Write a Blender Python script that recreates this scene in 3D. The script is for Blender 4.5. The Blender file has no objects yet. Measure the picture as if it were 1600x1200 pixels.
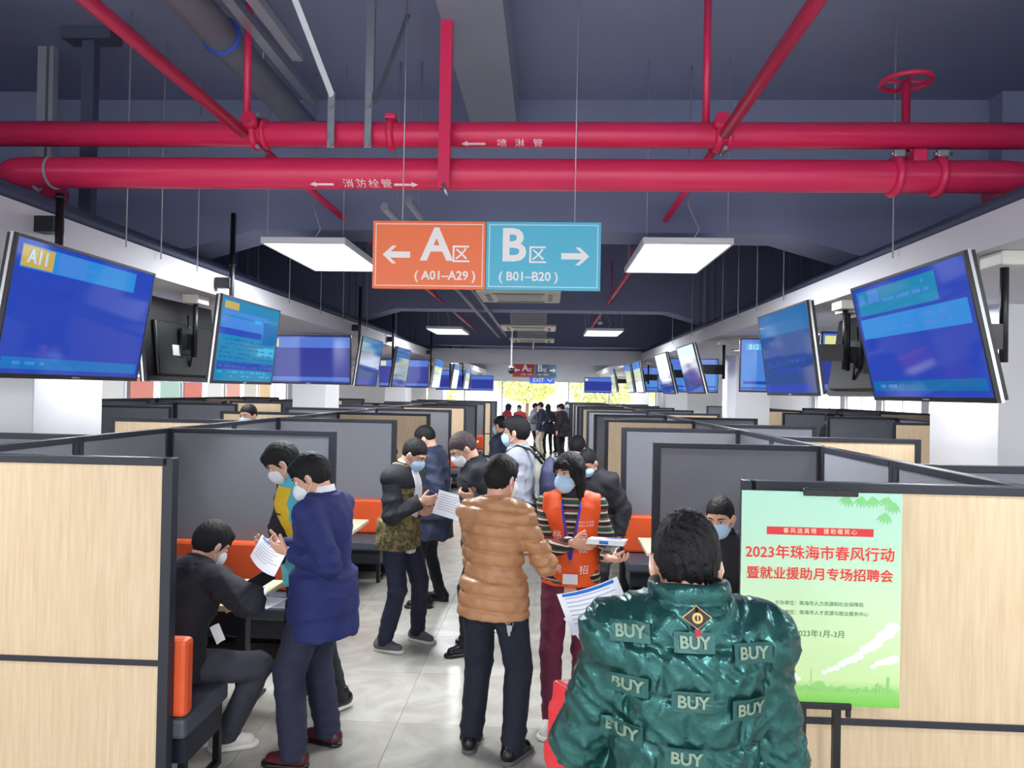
import bpy, bmesh, math, random
import numpy as np
from mathutils import Matrix, Vector

# ------------------------------------------------------------------ camera, world, light, exposure
SC = bpy.context.scene
COL = SC.collection
R = math.radians
random.seed(7)
PXF = 1150.0                       # focal length in pixels of the 1600x1200 frame
_r = Vector((0.99867762, 0.04777127, 0.018998))
_u = Vector((-0.01852083, -0.0104114, 0.99977427))
_f = Vector((-0.04795828, 0.99880404, 0.00951287))
cam_d = bpy.data.cameras.new('camera')
cam = bpy.data.objects.new('camera', cam_d)
COL.objects.link(cam)
cam.matrix_world = Matrix(((_r.x, _u.x, -_f.x, 0.0), (_r.y, _u.y, -_f.y, 0.0), (_r.z, _u.z, -_f.z, 2.05), (0, 0, 0, 1)))
cam_d.sensor_width = 36.0
cam_d.lens = PXF / 1600.0 * 36.0
cam_d.clip_start = 0.05
cam_d.clip_end = 300
SC.camera = cam

W = bpy.data.worlds.new('world')
SC.world = W
W.use_nodes = True
_bg = W.node_tree.nodes['Background']
_bg.inputs[0].default_value = (0.93, 0.97, 1.0, 1)
_bg.inputs[1].default_value = 3.2
_s = bpy.data.lights.new('sun', 'SUN')
_s.energy = 9.0
_s.angle = 0.02
_s.color = (1.0, 0.95, 0.86)
sun = bpy.data.objects.new('sun', _s)
sun.rotation_euler = (R(42), 0, R(25))
COL.objects.link(sun)
LAMP_W = 105.0                      # watts of each ceiling panel's own light
DOWN_W = 30.0
SC.view_settings.view_transform = 'Standard'
SC.view_settings.look = 'None'
SC.view_settings.gamma = 1.0
SC.view_settings.use_curve_mapping = False
SC.view_settings.exposure = 0.0
SC.cycles.use_denoising = True
SC.cycles.max_bounces = 8
SC.cycles.sample_clamp_indirect = 6.0

# ------------------------------------------------------------------ helpers
def lin(c):
    return tuple((v / 255 / 12.92) if v / 255 <= 0.04045 else ((v / 255 + 0.055) / 1.055) ** 2.4 for v in c)

MATS = {}
def mat(name, rgb, rough=0.6, metal=0.0, var=0.06, vscale=6.0, bump=0.0, bscale=40.0, spec=0.5, emit=None, es=0.0, coat=0.0, alpha=1.0, trans=0.0, sheen=0.0, stretch=None):
    """procedural principled material: base colour broken up by noise, optional bump"""
    if name in MATS: return MATS[name]
    m = bpy.data.materials.new(name); m.use_nodes = True
    nt = m.node_tree; b = nt.nodes['Principled BSDF']
    c = lin(rgb)
    tc = nt.nodes.new('ShaderNodeTexCoord')
    src = tc.outputs['Object']
    if stretch:
        mp = nt.nodes.new('ShaderNodeMapping'); mp.inputs['Scale'].default_value = stretch
        nt.links.new(src, mp.inputs['Vector']); src = mp.outputs['Vector']
    nz = nt.nodes.new('ShaderNodeTexNoise'); nz.inputs['Scale'].default_value = vscale; nz.inputs['Detail'].default_value = 4
    nt.links.new(src, nz.inputs['Vector'])
    mx = nt.nodes.new('ShaderNodeMix'); mx.data_type = 'RGBA'
    mx.inputs['A'].default_value = tuple(max(0, v * (1 - var)) for v in c) + (1,)
    mx.inputs['B'].default_value = tuple(min(1, v * (1 + var)) for v in c) + (1,)
    nt.links.new(nz.outputs['Fac'], mx.inputs['Factor'])
    nt.links.new(mx.outputs['Result'], b.inputs['Base Color'])
    b.inputs['Roughness'].default_value = rough
    b.inputs['Metallic'].default_value = metal
    b.inputs['Specular IOR Level'].default_value = spec
    b.inputs['Coat Weight'].default_value = coat
    b.inputs['Sheen Weight'].default_value = sheen
    b.inputs['Transmission Weight'].default_value = trans
    b.inputs['Alpha'].default_value = alpha
    if emit:
        b.inputs['Emission Color'].default_value = lin(emit) + (1,); b.inputs['Emission Strength'].default_value = es
    if bump:
        n2 = nt.nodes.new('ShaderNodeTexNoise'); n2.inputs['Scale'].default_value = bscale; n2.inputs['Detail'].default_value = 3
        nt.links.new(src, n2.inputs['Vector'])
        bp = nt.nodes.new('ShaderNodeBump'); bp.inputs['Strength'].default_value = bump; bp.inputs['Distance'].default_value = 0.01
        nt.links.new(n2.outputs['Fac'], bp.inputs['Height']); nt.links.new(bp.outputs['Normal'], b.inputs['Normal'])
    MATS[name] = m
    return m

def ramp_mat(name, stops, vscale, rough=0.5, stretch=None, detail=6, bump=0.0, distortion=0.0, spec=0.5, coat=0.0):
    if name in MATS: return MATS[name]
    m = mat(name, (128, 128, 128), rough=rough, spec=spec, coat=coat)
    nt = m.node_tree; b = nt.nodes['Principled BSDF']
    tc = nt.nodes.new('ShaderNodeTexCoord'); src = tc.outputs['Object']
    if stretch:
        mp = nt.nodes.new('ShaderNodeMapping'); mp.inputs['Scale'].default_value = stretch
        nt.links.new(src, mp.inputs['Vector']); src = mp.outputs['Vector']
    nz = nt.nodes.new('ShaderNodeTexNoise'); nz.inputs['Scale'].default_value = vscale; nz.inputs['Detail'].default_value = detail
    nz.inputs['Distortion'].default_value = distortion
    nt.links.new(src, nz.inputs['Vector'])
    rp = nt.nodes.new('ShaderNodeValToRGB')
    els = rp.color_ramp.elements
    while len(els) < len(stops): els.new(0.5)
    for e, (p, c) in zip(els, stops):
        e.position = p; e.color = lin(c) + (1,)
    nt.links.new(nz.outputs['Fac'], rp.inputs['Fac'])
    nt.links.new(rp.outputs['Color'], b.inputs['Base Color'])
    if bump:
        bp = nt.nodes.new('ShaderNodeBump'); bp.inputs['Strength'].default_value = bump; bp.inputs['Distance'].default_value = 0.01
        nt.links.new(nz.outputs['Fac'], bp.inputs['Height']); nt.links.new(bp.outputs['Normal'], b.inputs['Normal'])
    return m

def tag(o, label=None, cat=None, group=None, kind=None):
    if label: o['label'] = label
    if cat: o['category'] = cat
    if group: o['group'] = group
    if kind: o['kind'] = kind
    return o

def empty(name, loc=(0, 0, 0), rz=0.0):
    o = bpy.data.objects.new(name, None); COL.objects.link(o)
    o.empty_display_size = 0.1
    o.location = loc; o.rotation_euler = (0, 0, rz)
    return o

class MB:
    """collects boxes, tubes, prisms; several materials by index"""
    def __init__(s, M=None): s.v = []; s.f = []; s.mi = []; s.sm = []; s.M = M
    def add(s, vs, fs, mi=0, smooth=False):
        n = len(s.v)
        for p in vs:
            p = Vector(p)
            s.v.append(tuple(s.M @ p) if s.M else tuple(p))
        for f in fs: s.f.append(tuple(i + n for i in f)); s.mi.append(mi); s.sm.append(smooth)
        return s
    def box(s, x0, x1, y0, y1, z0, z1, mi=0, bev=0.0, mis=None):
        if bev <= 0:
            vs = [(x0, y0, z0), (x1, y0, z0), (x1, y1, z0), (x0, y1, z0), (x0, y0, z1), (x1, y0, z1), (x1, y1, z1), (x0, y1, z1)]
            fs = [(0, 3, 2, 1), (4, 5, 6, 7), (0, 1, 5, 4), (1, 2, 6, 5), (2, 3, 7, 6), (3, 0, 4, 7)]
            n = len(s.v); s.add(vs, fs, mi)
            if mis: s.mi[-6:] = mis       # bottom, top, -y, +x, +y, -x
            return s
        bm = bmesh.new(); bmesh.ops.create_cube(bm, size=1)
        for v in bm.verts: v.co = Vector(((x0 + x1) / 2 + v.co.x * (x1 - x0), (y0 + y1) / 2 + v.co.y * (y1 - y0), (z0 + z1) / 2 + v.co.z * (z1 - z0)))
        bmesh.ops.bevel(bm, geom=bm.edges[:], offset=bev, segments=2, affect='EDGES', profile=0.5)
        s.bm(bm, mi); return s
    def bm(s, bm, mi=0, smooth=False):
        bm.verts.ensure_lookup_table(); bm.verts.index_update()
        s.add([v.co for v in bm.verts], [[v.index for v in f.verts] for f in bm.faces], mi, smooth); bm.free(); return s
    def tube(s, pts, r, n=10, mi=0, caps=True, smooth=True):
        pts = [Vector(p) for p in pts]; rs = r if isinstance(r, (list, tuple)) else [r] * len(pts)
        vs = []; prev = None
        for i, p in enumerate(pts):
            d = (pts[min(i + 1, len(pts) - 1)] - pts[max(i - 1, 0)]).normalized()
            a = prev - d * prev.dot(d) if prev is not None else (Vector((0, 0, 1)) if abs(d.z) < 0.9 else Vector((1, 0, 0)))
            a = (a - d * a.dot(d)).normalized(); b = d.cross(a); prev = a
            for k in range(n):
                t = 2 * math.pi * k / n
                vs.append(p + (a * math.cos(t) + b * math.sin(t)) * rs[i])
        fs = []
        for i in range(len(pts) - 1):
            for k in range(n):
                k2 = (k + 1) % n
                fs.append((i * n + k, i * n + k2, (i + 1) * n + k2, (i + 1) * n + k))
        s.add(vs, fs, mi, smooth)
        if caps:
            m = len(s.v) - len(vs)
            s.f.append(tuple(m + k for k in reversed(range(n)))); s.mi.append(mi); s.sm.append(False)
            s.f.append(tuple(m + (len(pts) - 1) * n + k for k in range(n))); s.mi.append(mi); s.sm.append(False)
        return s
    def torus(s, c, axis, R0, r0, n=24, m=8, mi=0):
        c = Vector(c); ax = Vector(axis).normalized()
        a = ax.orthogonal().normalized(); b = ax.cross(a)
        vs = []; fs = []
        for i in range(n):
            t = 2 * math.pi * i / n; d = a * math.cos(t) + b * math.sin(t)
            for j in range(m):
                q = 2 * math.pi * j / m
                vs.append(c + d * (R0 + r0 * math.cos(q)) + ax * (r0 * math.sin(q)))
        for i in range(n):
            for j in range(m):
                fs.append((i * m + j, ((i + 1) % n) * m + j, ((i + 1) % n) * m + (j + 1) % m, i * m + (j + 1) % m))
        return s.add(vs, fs, mi, True)
    def poly(s, pts, depth, mi=0):
        """prism from a flat outline in XZ, thickness along +y"""
        n = len(pts)
        vs = [(x, 0, z) for x, z in pts] + [(x, depth, z) for x, z in pts]
        fs = [tuple(range(n)), tuple(range(2 * n - 1, n - 1, -1))] + [(i, i + n, (i + 1) % n + n, (i + 1) % n) for i in range(n)]
        return s.add(vs, fs, mi)
    def mesh(s, name, mats):
        me = bpy.data.meshes.new(name)
        me.from_pydata(s.v, [], s.f)
        for m in (mats if isinstance(mats, (list, tuple)) else [mats]): me.materials.append(m)
        me.polygons.foreach_set('material_index', s.mi)
        me.polygons.foreach_set('use_smooth', s.sm)
        me.update(); return me
    def build(s, name, mats, parent=None, loc=None, rz=0.0):
        o = bpy.data.objects.new(name, s.mesh(name, mats)); COL.objects.link(o)
        if parent: o.parent = parent
        if loc: o.location = loc
        if rz: o.rotation_euler = (0, 0, rz)
        return o

def link(name, me, parent=None, loc=None, rot=None):
    o = bpy.data.objects.new(name, me); COL.objects.link(o)
    if parent: o.parent = parent
    if loc: o.location = loc
    if rot: o.rotation_euler = rot
    return o

def copy_tree(o, parent=None):
    c = o.copy(); COL.objects.link(c); c.parent = parent
    for ch in list(o.children):
        copy_tree(ch, c)
    return c

def struct(o): o['kind'] = 'structure'; return o

def text_mesh(body, size, align='CENTER', offset=0.0, extrude=0.0, spacing=1.0, line=1.0):
    c = bpy.data.curves.new('lettering', 'FONT'); c.body = body; c.size = size
    c.align_x = align; c.align_y = 'CENTER'; c.offset = offset; c.extrude = extrude
    c.space_character = spacing; c.space_line = line; c.resolution_u = 3
    o = bpy.data.objects.new('lettering', c); COL.objects.link(o)
    bpy.context.view_layer.update()
    me = bpy.data.meshes.new_from_object(o.evaluated_get(bpy.context.evaluated_depsgraph_get()))
    bpy.data.objects.remove(o); bpy.data.curves.remove(c)
    return me

def text(body, size, m, parent, M, align='CENTER', offset=0.0, extrude=0.0008, name='lettering', spacing=1.0, line=1.0):
    """lettering whose own XY plane is mapped by M"""
    me = text_mesh(body, size, align, offset, extrude, spacing, line)
    me.transform(M); me.materials.clear(); me.materials.append(m)
    me.polygons.foreach_set('material_index', [0] * len(me.polygons))
    return link(name, me, parent)

def text_bold(body, size, m, parent, M, spread, name='lettering', spacing=1.0):
    """heavier lettering out of shifted copies"""
    bm = bmesh.new()
    for k, (dx, dy) in enumerate(((0, 0), (spread, 0), (-spread, 0), (0, spread), (0, -spread))):
        me = text_mesh(body, size, spacing=spacing); me.transform(Matrix.Translation((dx, dy, 0.00004 * k))); bm.from_mesh(me)
    me = bpy.data.meshes.new(name); bm.to_mesh(me); bm.free(); me.transform(M); me.materials.clear(); me.materials.append(m)
    me.polygons.foreach_set('material_index', [0] * len(me.polygons))
    o = link(name, me, parent); o['kind'] = 'stuff'; return o

def facing(x, y, z, yaw=0.0, tilt=0.0):
    """matrix that stands lettering (XY plane) up so it faces -Y at yaw 0"""
    return Matrix.Translation((x, y, z)) @ Matrix.Rotation(yaw, 4, 'Z') @ Matrix.Rotation(tilt + R(90), 4, 'X')

ORD = 'first second third fourth fifth sixth seventh eighth ninth tenth eleventh twelfth thirteenth fourteenth'.split()

# ------------------------------------------------------------------ materials
M_wood = ramp_mat('pale_oak_laminate', [(0.25, (208, 183, 148)), (0.5, (218, 194, 160)), (0.75, (226, 204, 172))], 5.0, rough=0.5, stretch=(14, 14, 0.8), detail=8, bump=0.03)
M_tabletop = ramp_mat('pale_maple_tabletop', [(0.3, (226, 205, 170)), (0.7, (240, 222, 190))], 4.0, rough=0.35, stretch=(1, 10, 10))
M_grey = mat('grey_fabric_panel', (124, 127, 136), rough=0.85, var=0.05, vscale=60, bump=0.15, bscale=400)
M_frame = mat('charcoal_metal_frame', (38, 41, 52), rough=0.45, var=0.08)
M_seat = mat('dark_grey_vinyl', (74, 80, 92), rough=0.55, var=0.08, bump=0.1, bscale=120)
M_orange = mat('orange_vinyl', (232, 92, 44), rough=0.5, var=0.06, bump=0.08, bscale=150)
M_black = mat('black_plastic', (18, 19, 24), rough=0.4, var=0.1)
M_white = mat('white_paint', (232, 232, 236), rough=0.7, var=0.02, vscale=2)
M_soff = mat('white_soffit_paint', (206, 205, 213), rough=0.75, var=0.02, vscale=2)
M_dark = mat('dark_blue_grey_ceiling_paint', (136, 144, 176), rough=0.9, var=0.10, vscale=1.2, bump=0.15, bscale=8)
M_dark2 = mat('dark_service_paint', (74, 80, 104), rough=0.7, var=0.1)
M_beam = mat('grey_beam_paint', (140, 147, 166), rough=0.9, var=0.06, vscale=2)
M_red = mat('fire_red_pipe_paint', (222, 46, 94), rough=0.32, var=0.08, vscale=3, bump=0.03, bscale=14)
M_galv = mat('galvanised_steel', (170, 176, 184), rough=0.35, metal=0.8, var=0.15, vscale=25)
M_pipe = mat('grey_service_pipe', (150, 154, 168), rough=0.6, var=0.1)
M_blue_cl = mat('blue_plastic_clip', (60, 90, 200), rough=0.4)
M_lamp = mat('lamp_diffuser', (255, 255, 255), rough=0.4, emit=(246, 249, 255), es=2.5)
M_lampf = mat('lamp_frame_white', (225, 228, 234), rough=0.4)
M_wire = mat('steel_wire', (190, 194, 204), rough=0.4, metal=0.6)
M_paper = mat('white_paper', (238, 240, 246), rough=0.7, var=0.02)
M_ink = mat('grey_print', (150, 158, 174), rough=0.8)
M_inkb = mat('blue_print', (40, 110, 200), rough=0.8)
M_wtext = mat('white_lettering', (246, 240, 240), rough=0.6, var=0.01)
M_glass = mat('clear_glass', (235, 245, 245), rough=0.02, alpha=0.12, spec=0.5)
M_alu = mat('aluminium_mullion', (190, 194, 200), rough=0.4, metal=0.5)

# floor tile: polished beige grey marble with faint veins, each tile its own tone
M_tile = ramp_mat('polished_marble_tile', [(0.3, (160, 157, 147)), (0.5, (175, 172, 163)), (0.62, (184, 182, 174)), (0.8, (164, 160, 150))], 2.6, rough=0.24, detail=8, distortion=1.6, spec=0.28)
def _tile_rand():
    nt = M_tile.node_tree; b = nt.nodes['Principled BSDF']
    oi = nt.nodes.new('ShaderNodeObjectInfo')
    hs = nt.nodes.new('ShaderNodeHueSaturation')
    mr = nt.nodes.new('ShaderNodeMapRange'); mr.inputs['To Min'].default_value = 0.94; mr.inputs['To Max'].default_value = 1.04
    nt.links.new(oi.outputs['Random'], mr.inputs['Value']); nt.links.new(mr.outputs['Result'], hs.inputs['Value'])
    l = b.inputs['Base Color'].links[0]; src = l.from_socket
    nt.links.new(src, hs.inputs['Color']); nt.links.new(hs.outputs['Color'], b.inputs['Base Color'])
_tile_rand()
M_grout = mat('tile_grout', (150, 147, 140), rough=0.8)
def _far_tile():
    m = mat('far_marble_floor', (200, 197, 189), rough=0.2, var=0.08, vscale=2)
    nt = m.node_tree; b = nt.nodes['Principled BSDF']
    tc = nt.nodes.new('ShaderNodeTexCoord')
    br = nt.nodes.new('ShaderNodeTexBrick'); br.offset = 0.0; br.inputs['Scale'].default_value = 1.0
    br.inputs['Brick Width'].default_value = 0.8; br.inputs['Row Height'].default_value = 0.8; br.inputs['Mortar Size'].default_value = 0.003
    br.inputs['Color1'].default_value = lin((200, 197, 189)) + (1,); br.inputs['Color2'].default_value = lin((206, 203, 196)) + (1,)
    br.inputs['Mortar'].default_value = lin((160, 157, 150)) + (1,)
    nt.links.new(tc.outputs['Object'], br.inputs['Vector']); nt.links.new(br.outputs['Color'], b.inputs['Base Color'])
    return m
M_far = _far_tile()

# ------------------------------------------------------------------ the setting
XL, XR, YB, YF, ZS = -11.0, 11.0, -5.0, 31.0, 4.3
fl = MB().box(XL, XR, YB, YF, -0.1, -0.005).build('floor', M_far); struct(fl)
# tiles that can be told apart along the aisle and in the nearest booths
tile_me = MB().box(-0.3985, 0.3985, -0.3985, 0.3985, -0.0045, 0.0).mesh('tile', M_tile)
nt_ = 0
for j in range(0, 30):
    for i in range(-4, 4):
        if j > 12 and (i < -3 or i > 1): continue
        if nt_ >= 300: break
        link('floor_tile', tile_me, fl, (i * 0.8 + 0.32, 1.7 + j * 0.8, 0)); nt_ += 1

struct(MB().box(XL, XR, YB, YF + 0.3, ZS, ZS + 0.2).build('ceiling', M_dark))
# white dropped side ceilings with their fascia towards the aisle
SFL, SFR, ZD, ZT = -2.57, 2.03, 2.75, 2.92
def side_ceiling(x0, x1, face_left, y0, y1, name):
    mb = MB().box(x0, x1, y0, y1, ZD, ZD + 0.03)
    if face_left: mb.box(x0, x0 + 0.04, y0, y1, ZD + 0.03, ZT)
    else: mb.box(x1 - 0.04, x1, y0, y1, ZD + 0.03, ZT)
    struct(mb.build(name, M_soff))
side_ceiling(XL, SFL, False, YB, 16.7, 'ceiling_side_left')
side_ceiling(SFR, XR, True, YB, 16.7, 'ceiling_side_right')
side_ceiling(XL, SFL, False, 17.1, YF, 'ceiling_side_left_far')
side_ceiling(SFR, XR, True, 17.1, YF, 'ceiling_side_right_far')
struct(MB().box(XL, XR, 16.72, 17.08, 2.68, 3.0).build('trim_1', M_soff))
# concrete beams of the dark void
for k, y in enumerate((5.66, 11.1, 17.1, 22.6, 28.1)):
    mb = MB()
    zb = 3.28 if k < 2 else 3.1
    mb.box(XL, XR, y, y + 0.45, zb, ZS)
    if k < 2:    # haunched ends near the side ceilings
        for sx, xx in ((1, SFL - 0.3), (-1, SFR + 0.3)):
            mb.add([(xx, y, zb), (xx, y, zb - 0.16), (xx + sx * 0.55, y, zb), (xx, y + 0.45, zb), (xx, y + 0.45, zb - 0.16), (xx + sx * 0.55, y + 0.45, zb)],
                   [(0, 1, 2), (3, 5, 4), (1, 4, 5, 2), (0, 3, 4, 1)])
            mb.box(min(xx, XL if sx > 0 else XR), max(xx, XL if sx > 0 else XR), y, y + 0.45, zb - 0.16, zb)
    struct(mb.build('trim_%d' % (k + 2), M_dark))
struct(MB().box(-0.59, -0.256, YB, 5.655, 3.98, ZS).build('trim_7', M_beam))
# columns
for k, y in enumerate((5.5, 13.0, 20.5, 28.0)):
    d = 0.88 if k == 0 else 0.85
    struct(MB().box(-4.56, -3.96, y, y + d, 0, ZD + 0.02, bev=0.006).build('column', M_white))
    struct(MB().box(3.27, 3.87, y, y + d + 0.08, 0, ZD + 0.02, bev=0.006).build('column', M_white))
    struct(MB().box(-4.56, -3.96, y, y + d, ZD + 0.03, ZS).build('column_head', M_dark))
    struct(MB().box(3.27, 3.87, y, y + d + 0.08, ZD + 0.03, ZS).build('column_head', M_dark))

# side walls with long window bands; unseen back wall with openings added for fill daylight
def wall_side(x, sgn, name):
    mb = MB()
    x0, x1 = (x - 0.2, x) if sgn < 0 else (x, x + 0.2)
    mb.box(x0, x1, YB, YF, 0, 1.15).box(x0, x1, YB, YF, 2.35, ZS)
    for y in np.linspace(YB, YF, 13): mb.box(x0, x1, y - 0.22, y + 0.22, 1.15, 2.35)
    return struct(mb.build(name, M_white))
wall_side(XL, -1, 'wall_left'); wall_side(XR, 1, 'wall_right')
_wb = MB().box(XL, XR, YB - 0.2, YB, 0, 0.7).box(XL, XR, YB - 0.2, YB, 3.9, ZS)
for x in np.linspace(XL, XR, 9): _wb.box(max(XL, x - 0.2), min(XR, x + 0.2), YB - 0.2, YB, 0.7, 3.9)
struct(_wb.build('wall_back', M_white))
nwin = 0
ys = np.linspace(YB, YF, 13)
for sgn, x in ((-1, XL), (1, XR)):  # right-hand window band is mirrored in to help the lighting
    for i in range(12):
        y0, y1 = ys[i] + 0.23, ys[i + 1] - 0.23
        if y1 < 8: continue
        nwin += 1
        w = MB(); xx = x + sgn * 0.1
        for z in (1.155, 2.305): w.box(xx - 0.03, xx + 0.03, y0, y1, z, z + 0.04)
        for y in (y0, (y0 + y1) / 2 - 0.02, y1 - 0.04): w.box(xx - 0.03, xx + 0.03, y, y + 0.04, 1.195, 2.305)
        wo = struct(w.build('window_%d' % nwin, M_alu))
        for y in (y0 + 0.045, (y0 + y1) / 2 + 0.025):
            MB().box(xx - 0.004, xx + 0.004, y, y + (y1 - y0) / 2 - 0.07, 1.2, 2.3).build('pane', M_glass, wo)
# far end wall with wide glazed exit
mb = MB()
mb.box(XL, -5.2, YF, YF + 0.25, 0, ZS).box(4.6, XR, YF, YF + 0.25, 0, ZS).box(-5.2, 4.6, YF, YF + 0.25, 2.5, ZS)
struct(mb.build('wall_far', M_white))
dg = MB()
for x in (-5.17, -3.5, -1.9, 0.9, 2.6, 4.55): dg.box(x - 0.03, x + 0.03, YF + 0.08, YF + 0.14, 0, 2.45)
dg.box(-5.2, 4.6, YF + 0.08, YF + 0.14, 2.45, 2.5)
do = struct(dg.build('door_1', M_alu))
for a, b in ((-5.13, -3.54), (-3.46, -1.94), (0.94, 2.56), (2.64, 4.51)):
    MB().box(a, b, YF + 0.105, YF + 0.115, 0.02, 2.44).build('pane', M_glass, do)
struct(MB().box(-30, 30, YF + 0.3, 60, -0.1, -0.005).build('ground', mat('outdoor_pale_paving', (216, 212, 200), rough=0.8, vscale=1)))
# ------------------------------------------------------------------ partitions, benches, tables
_pc = {}
def partition_meshes(w, near, far):
    k = (round(w, 3), near.name, far.name)
    if k in _pc: return _pc[k]
    d = {}
    d['post'] = _pc.get('post') or MB().box(-0.026, 0.026, -0.03, 0.03, 0, 1.70, bev=0.004).mesh('post', M_frame)
    _pc['post'] = d['post']
    h = w / 2 - 0.027
    d['top_rail'] = MB().box(-h, h, -0.03, 0.03, 1.662, 1.70, bev=0.004).mesh('top_rail', M_frame)
    d['mid_rail'] = MB().box(-h, h, -0.028, 0.028, 0.715, 0.742).mesh('mid_rail', M_frame)
    d['bottom_rail'] = MB().box(-h, h, -0.028, 0.028, 0.0, 0.08).mesh('bottom_rail', M_frame)
    mi = [0, 0, 0, 0, 1, 0]
    d['upper_panel'] = MB().box(-h, h, -0.021, 0.021, 0.742, 1.662, mis=mi).mesh('upper_panel', [near, far])
    d['lower_panel'] = MB().box(-h, h, -0.021, 0.021, 0.08, 0.715, mis=mi).mesh('lower_panel', [near, far])
    _pc[k] = d
    return d

def partition(xc, yc, w, rz, near, far, label, group):
    t = empty('booth_partition', (xc, yc, 0), rz)
    tag(t, label, 'partition', group, 'thing')
    d = partition_meshes(w, near, far)
    link('post', d['post'], t, (-w / 2 + 0.026, 0, 0)); link('post', d['post'], t, (w / 2 - 0.026, 0, 0))
    for n in ('top_rail', 'mid_rail', 'bottom_rail', 'upper_panel', 'lower_panel'): link(n, d[n], t)
    return t

def bench_proto(w):
    t = empty('bench')
    MB().box(-w / 2, w / 2, 0.0, 0.50, 0.34, 0.44, bev=0.02).build('seat', M_seat, t)
    MB().box(-w / 2 + 0.02, w / 2 - 0.02, 0.06, 0.46, 0.20, 0.338).build('seat_base', M_frame, t)
    for x in (-w / 2 + 0.02, w / 2 - 0.055):
        mb = MB()
        for y in (0.05, 0.43): mb.box(x, x + 0.035, y, y + 0.035, 0, 0.199)
        mb.box(x, x + 0.035, 0.085, 0.43, 0.0, 0.03).build('leg', M_black, t)
    b = MB()
    b.box(-w / 2, w / 2, 0.0, 0.09, 0.445, 0.82, bev=0.025)
    me = b.build('backrest', M_orange, t)
    return t

def table_proto(w):
    t = empty('booth_table')
    MB().box(-w / 2, w / 2, -0.31, 0.31, 0.70, 0.735, bev=0.006).build('tabletop', M_tabletop, t)
    for x in (-w / 2 + 0.12, w / 2 - 0.18):
        MB().box(x, x + 0.06, -0.04, 0.04, 0.02, 0.699).build('leg', M_frame, t)
        MB().box(x - 0.03, x + 0.09, -0.26, 0.26, 0.0, 0.02, bev=0.004).build('foot', M_frame, t)
    MB().box(-w / 2 + 0.185, w / 2 - 0.185, -0.012, 0.012, 0.46, 0.66).build('stretcher', M_frame, t)
    return t

NB = 10
LY = [3.44 + 2.38 * k for k in range(NB)]
RY = [3.10 + 2.25 * k for k in range(NB + 1)]
LA, LBK = -1.68, -3.05
RA, RBK = 0.77, 1.97
lw = dict(enumerate([M_wood, M_grey, M_grey, M_wood, M_grey, M_wood, M_grey, M_grey, M_wood, M_grey]))
rw = dict(enumerate([M_wood, M_grey, M_grey, M_wood, M_grey, M_grey, M_wood, M_grey, M_grey, M_wood, M_grey]))
def cname(m): return 'pale wood' if m is M_wood else 'grey fabric'
for side, YS, A, Bk, face in (('left', LY, LA, LBK, lw), ('right', RY, RA, RBK, rw)):
    sg = -1 if side == 'left' else 1
    w = abs(Bk - A)
    for k, y in enumerate(YS):
        A_, B_ = ((-1.765, Bk), (0.815, 2.03))[side == 'right'] if k == 0 else (A, Bk)
        partition((A_ + B_) / 2, y, abs(A_ - B_), 0, face[k], M_wood if k + 1 < len(YS) and face[k + 1] is M_wood else M_grey,
                  '%s crosswise booth partition %s of the aisle, %s from the camera' % (cname(face[k]), side, ORD[k]), 'crosswise booth partitions ' + side + ' of the aisle')
        if k + 1 < len(YS):
            y2 = YS[k + 1]; seg = (y2 - y - 0.07) / 2
            for q in range(2):
                partition(Bk + sg * 0.0, y + 0.035 + seg * (q + 0.5), seg - 0.004, R(90), M_grey, M_grey,
                          'grey booth back partition %s of the aisle, %s half of the %s booth' % (side, ('near', 'far')[q], ORD[k]), 'booth back partitions ' + side + ' of the aisle')
    bw = w - 0.1
    bp, tp = bench_proto(bw), table_proto(bw - 0.06)
    first = True
    for k in range(7):
        y, y2 = YS[k], YS[k + 1]
        for q, (yy, rz) in enumerate(((y + 0.032, 0.0), (y2 - 0.032, math.pi))):
            b = bp if first and q == 0 else copy_tree(bp)
            b.location = ((A + Bk) / 2 + sg * (-0.02), yy, 0); b.rotation_euler = (0, 0, rz)
            tag(b, 'orange-backed grey bench, %s side of the %s booth %s of the aisle' % (('near', 'far')[q], ORD[k], side), 'bench', 'booth benches ' + side + ' of the aisle')
        t = tp if first else copy_tree(tp)
        t.location = ((A + Bk) / 2, (y + y2) / 2, 0)
        tag(t, 'pale wooden table between benches in the %s booth %s of the aisle' % (ORD[k], side), 'table', 'booth tables ' + side + ' of the aisle')
        first = False

# further rows, of which only the tops show
def outer_row(side, nrow, x0, x1, y0, n, step, woods):
    w = abs(x1 - x0) - 0.06; sg = 1 if x1 > x0 else -1
    for k in range(n):
        y = y0 + step * k
        m = M_wood if k in woods else M_grey
        partition((x0 + x1) / 2, y, w, 0, m, M_grey, '%s partition in the %s booth row %s of the aisle, %s from the camera' % (cname(m), nrow, side, ORD[k]), 'partitions of the %s row %s of the aisle' % (nrow, side))
        if k + 1 < n and nrow != 'second':
            partition(x1, y + step / 2, step - 0.07, R(90), M_grey, M_grey, 'grey back partition, %s row %s of the aisle, behind the %s crosswise panel' % (nrow, side, ORD[k]), 'back partitions of the %s row %s of the aisle' % (nrow, side))
outer_row('left', 'second', -3.05, -4.52, 4.85, 9, 2.55, (1, 2, 5))
outer_row('left', 'third', -6.0, -7.3, 6.6, 8, 2.5, (1, 4, 6))
outer_row('left', 'fourth', -8.7, -10.0, 8.0, 7, 2.6, (2, 5))
outer_row('right', 'second', 1.97, 3.24, 4.05, 9, 2.45, (1, 4, 6))
outer_row('right', 'third', 5.0, 6.3, 6.0, 8, 2.5, (2, 5))
outer_row('right', 'fourth', 7.8, 9.1, 7.4, 7, 2.6, (1, 4))

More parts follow.
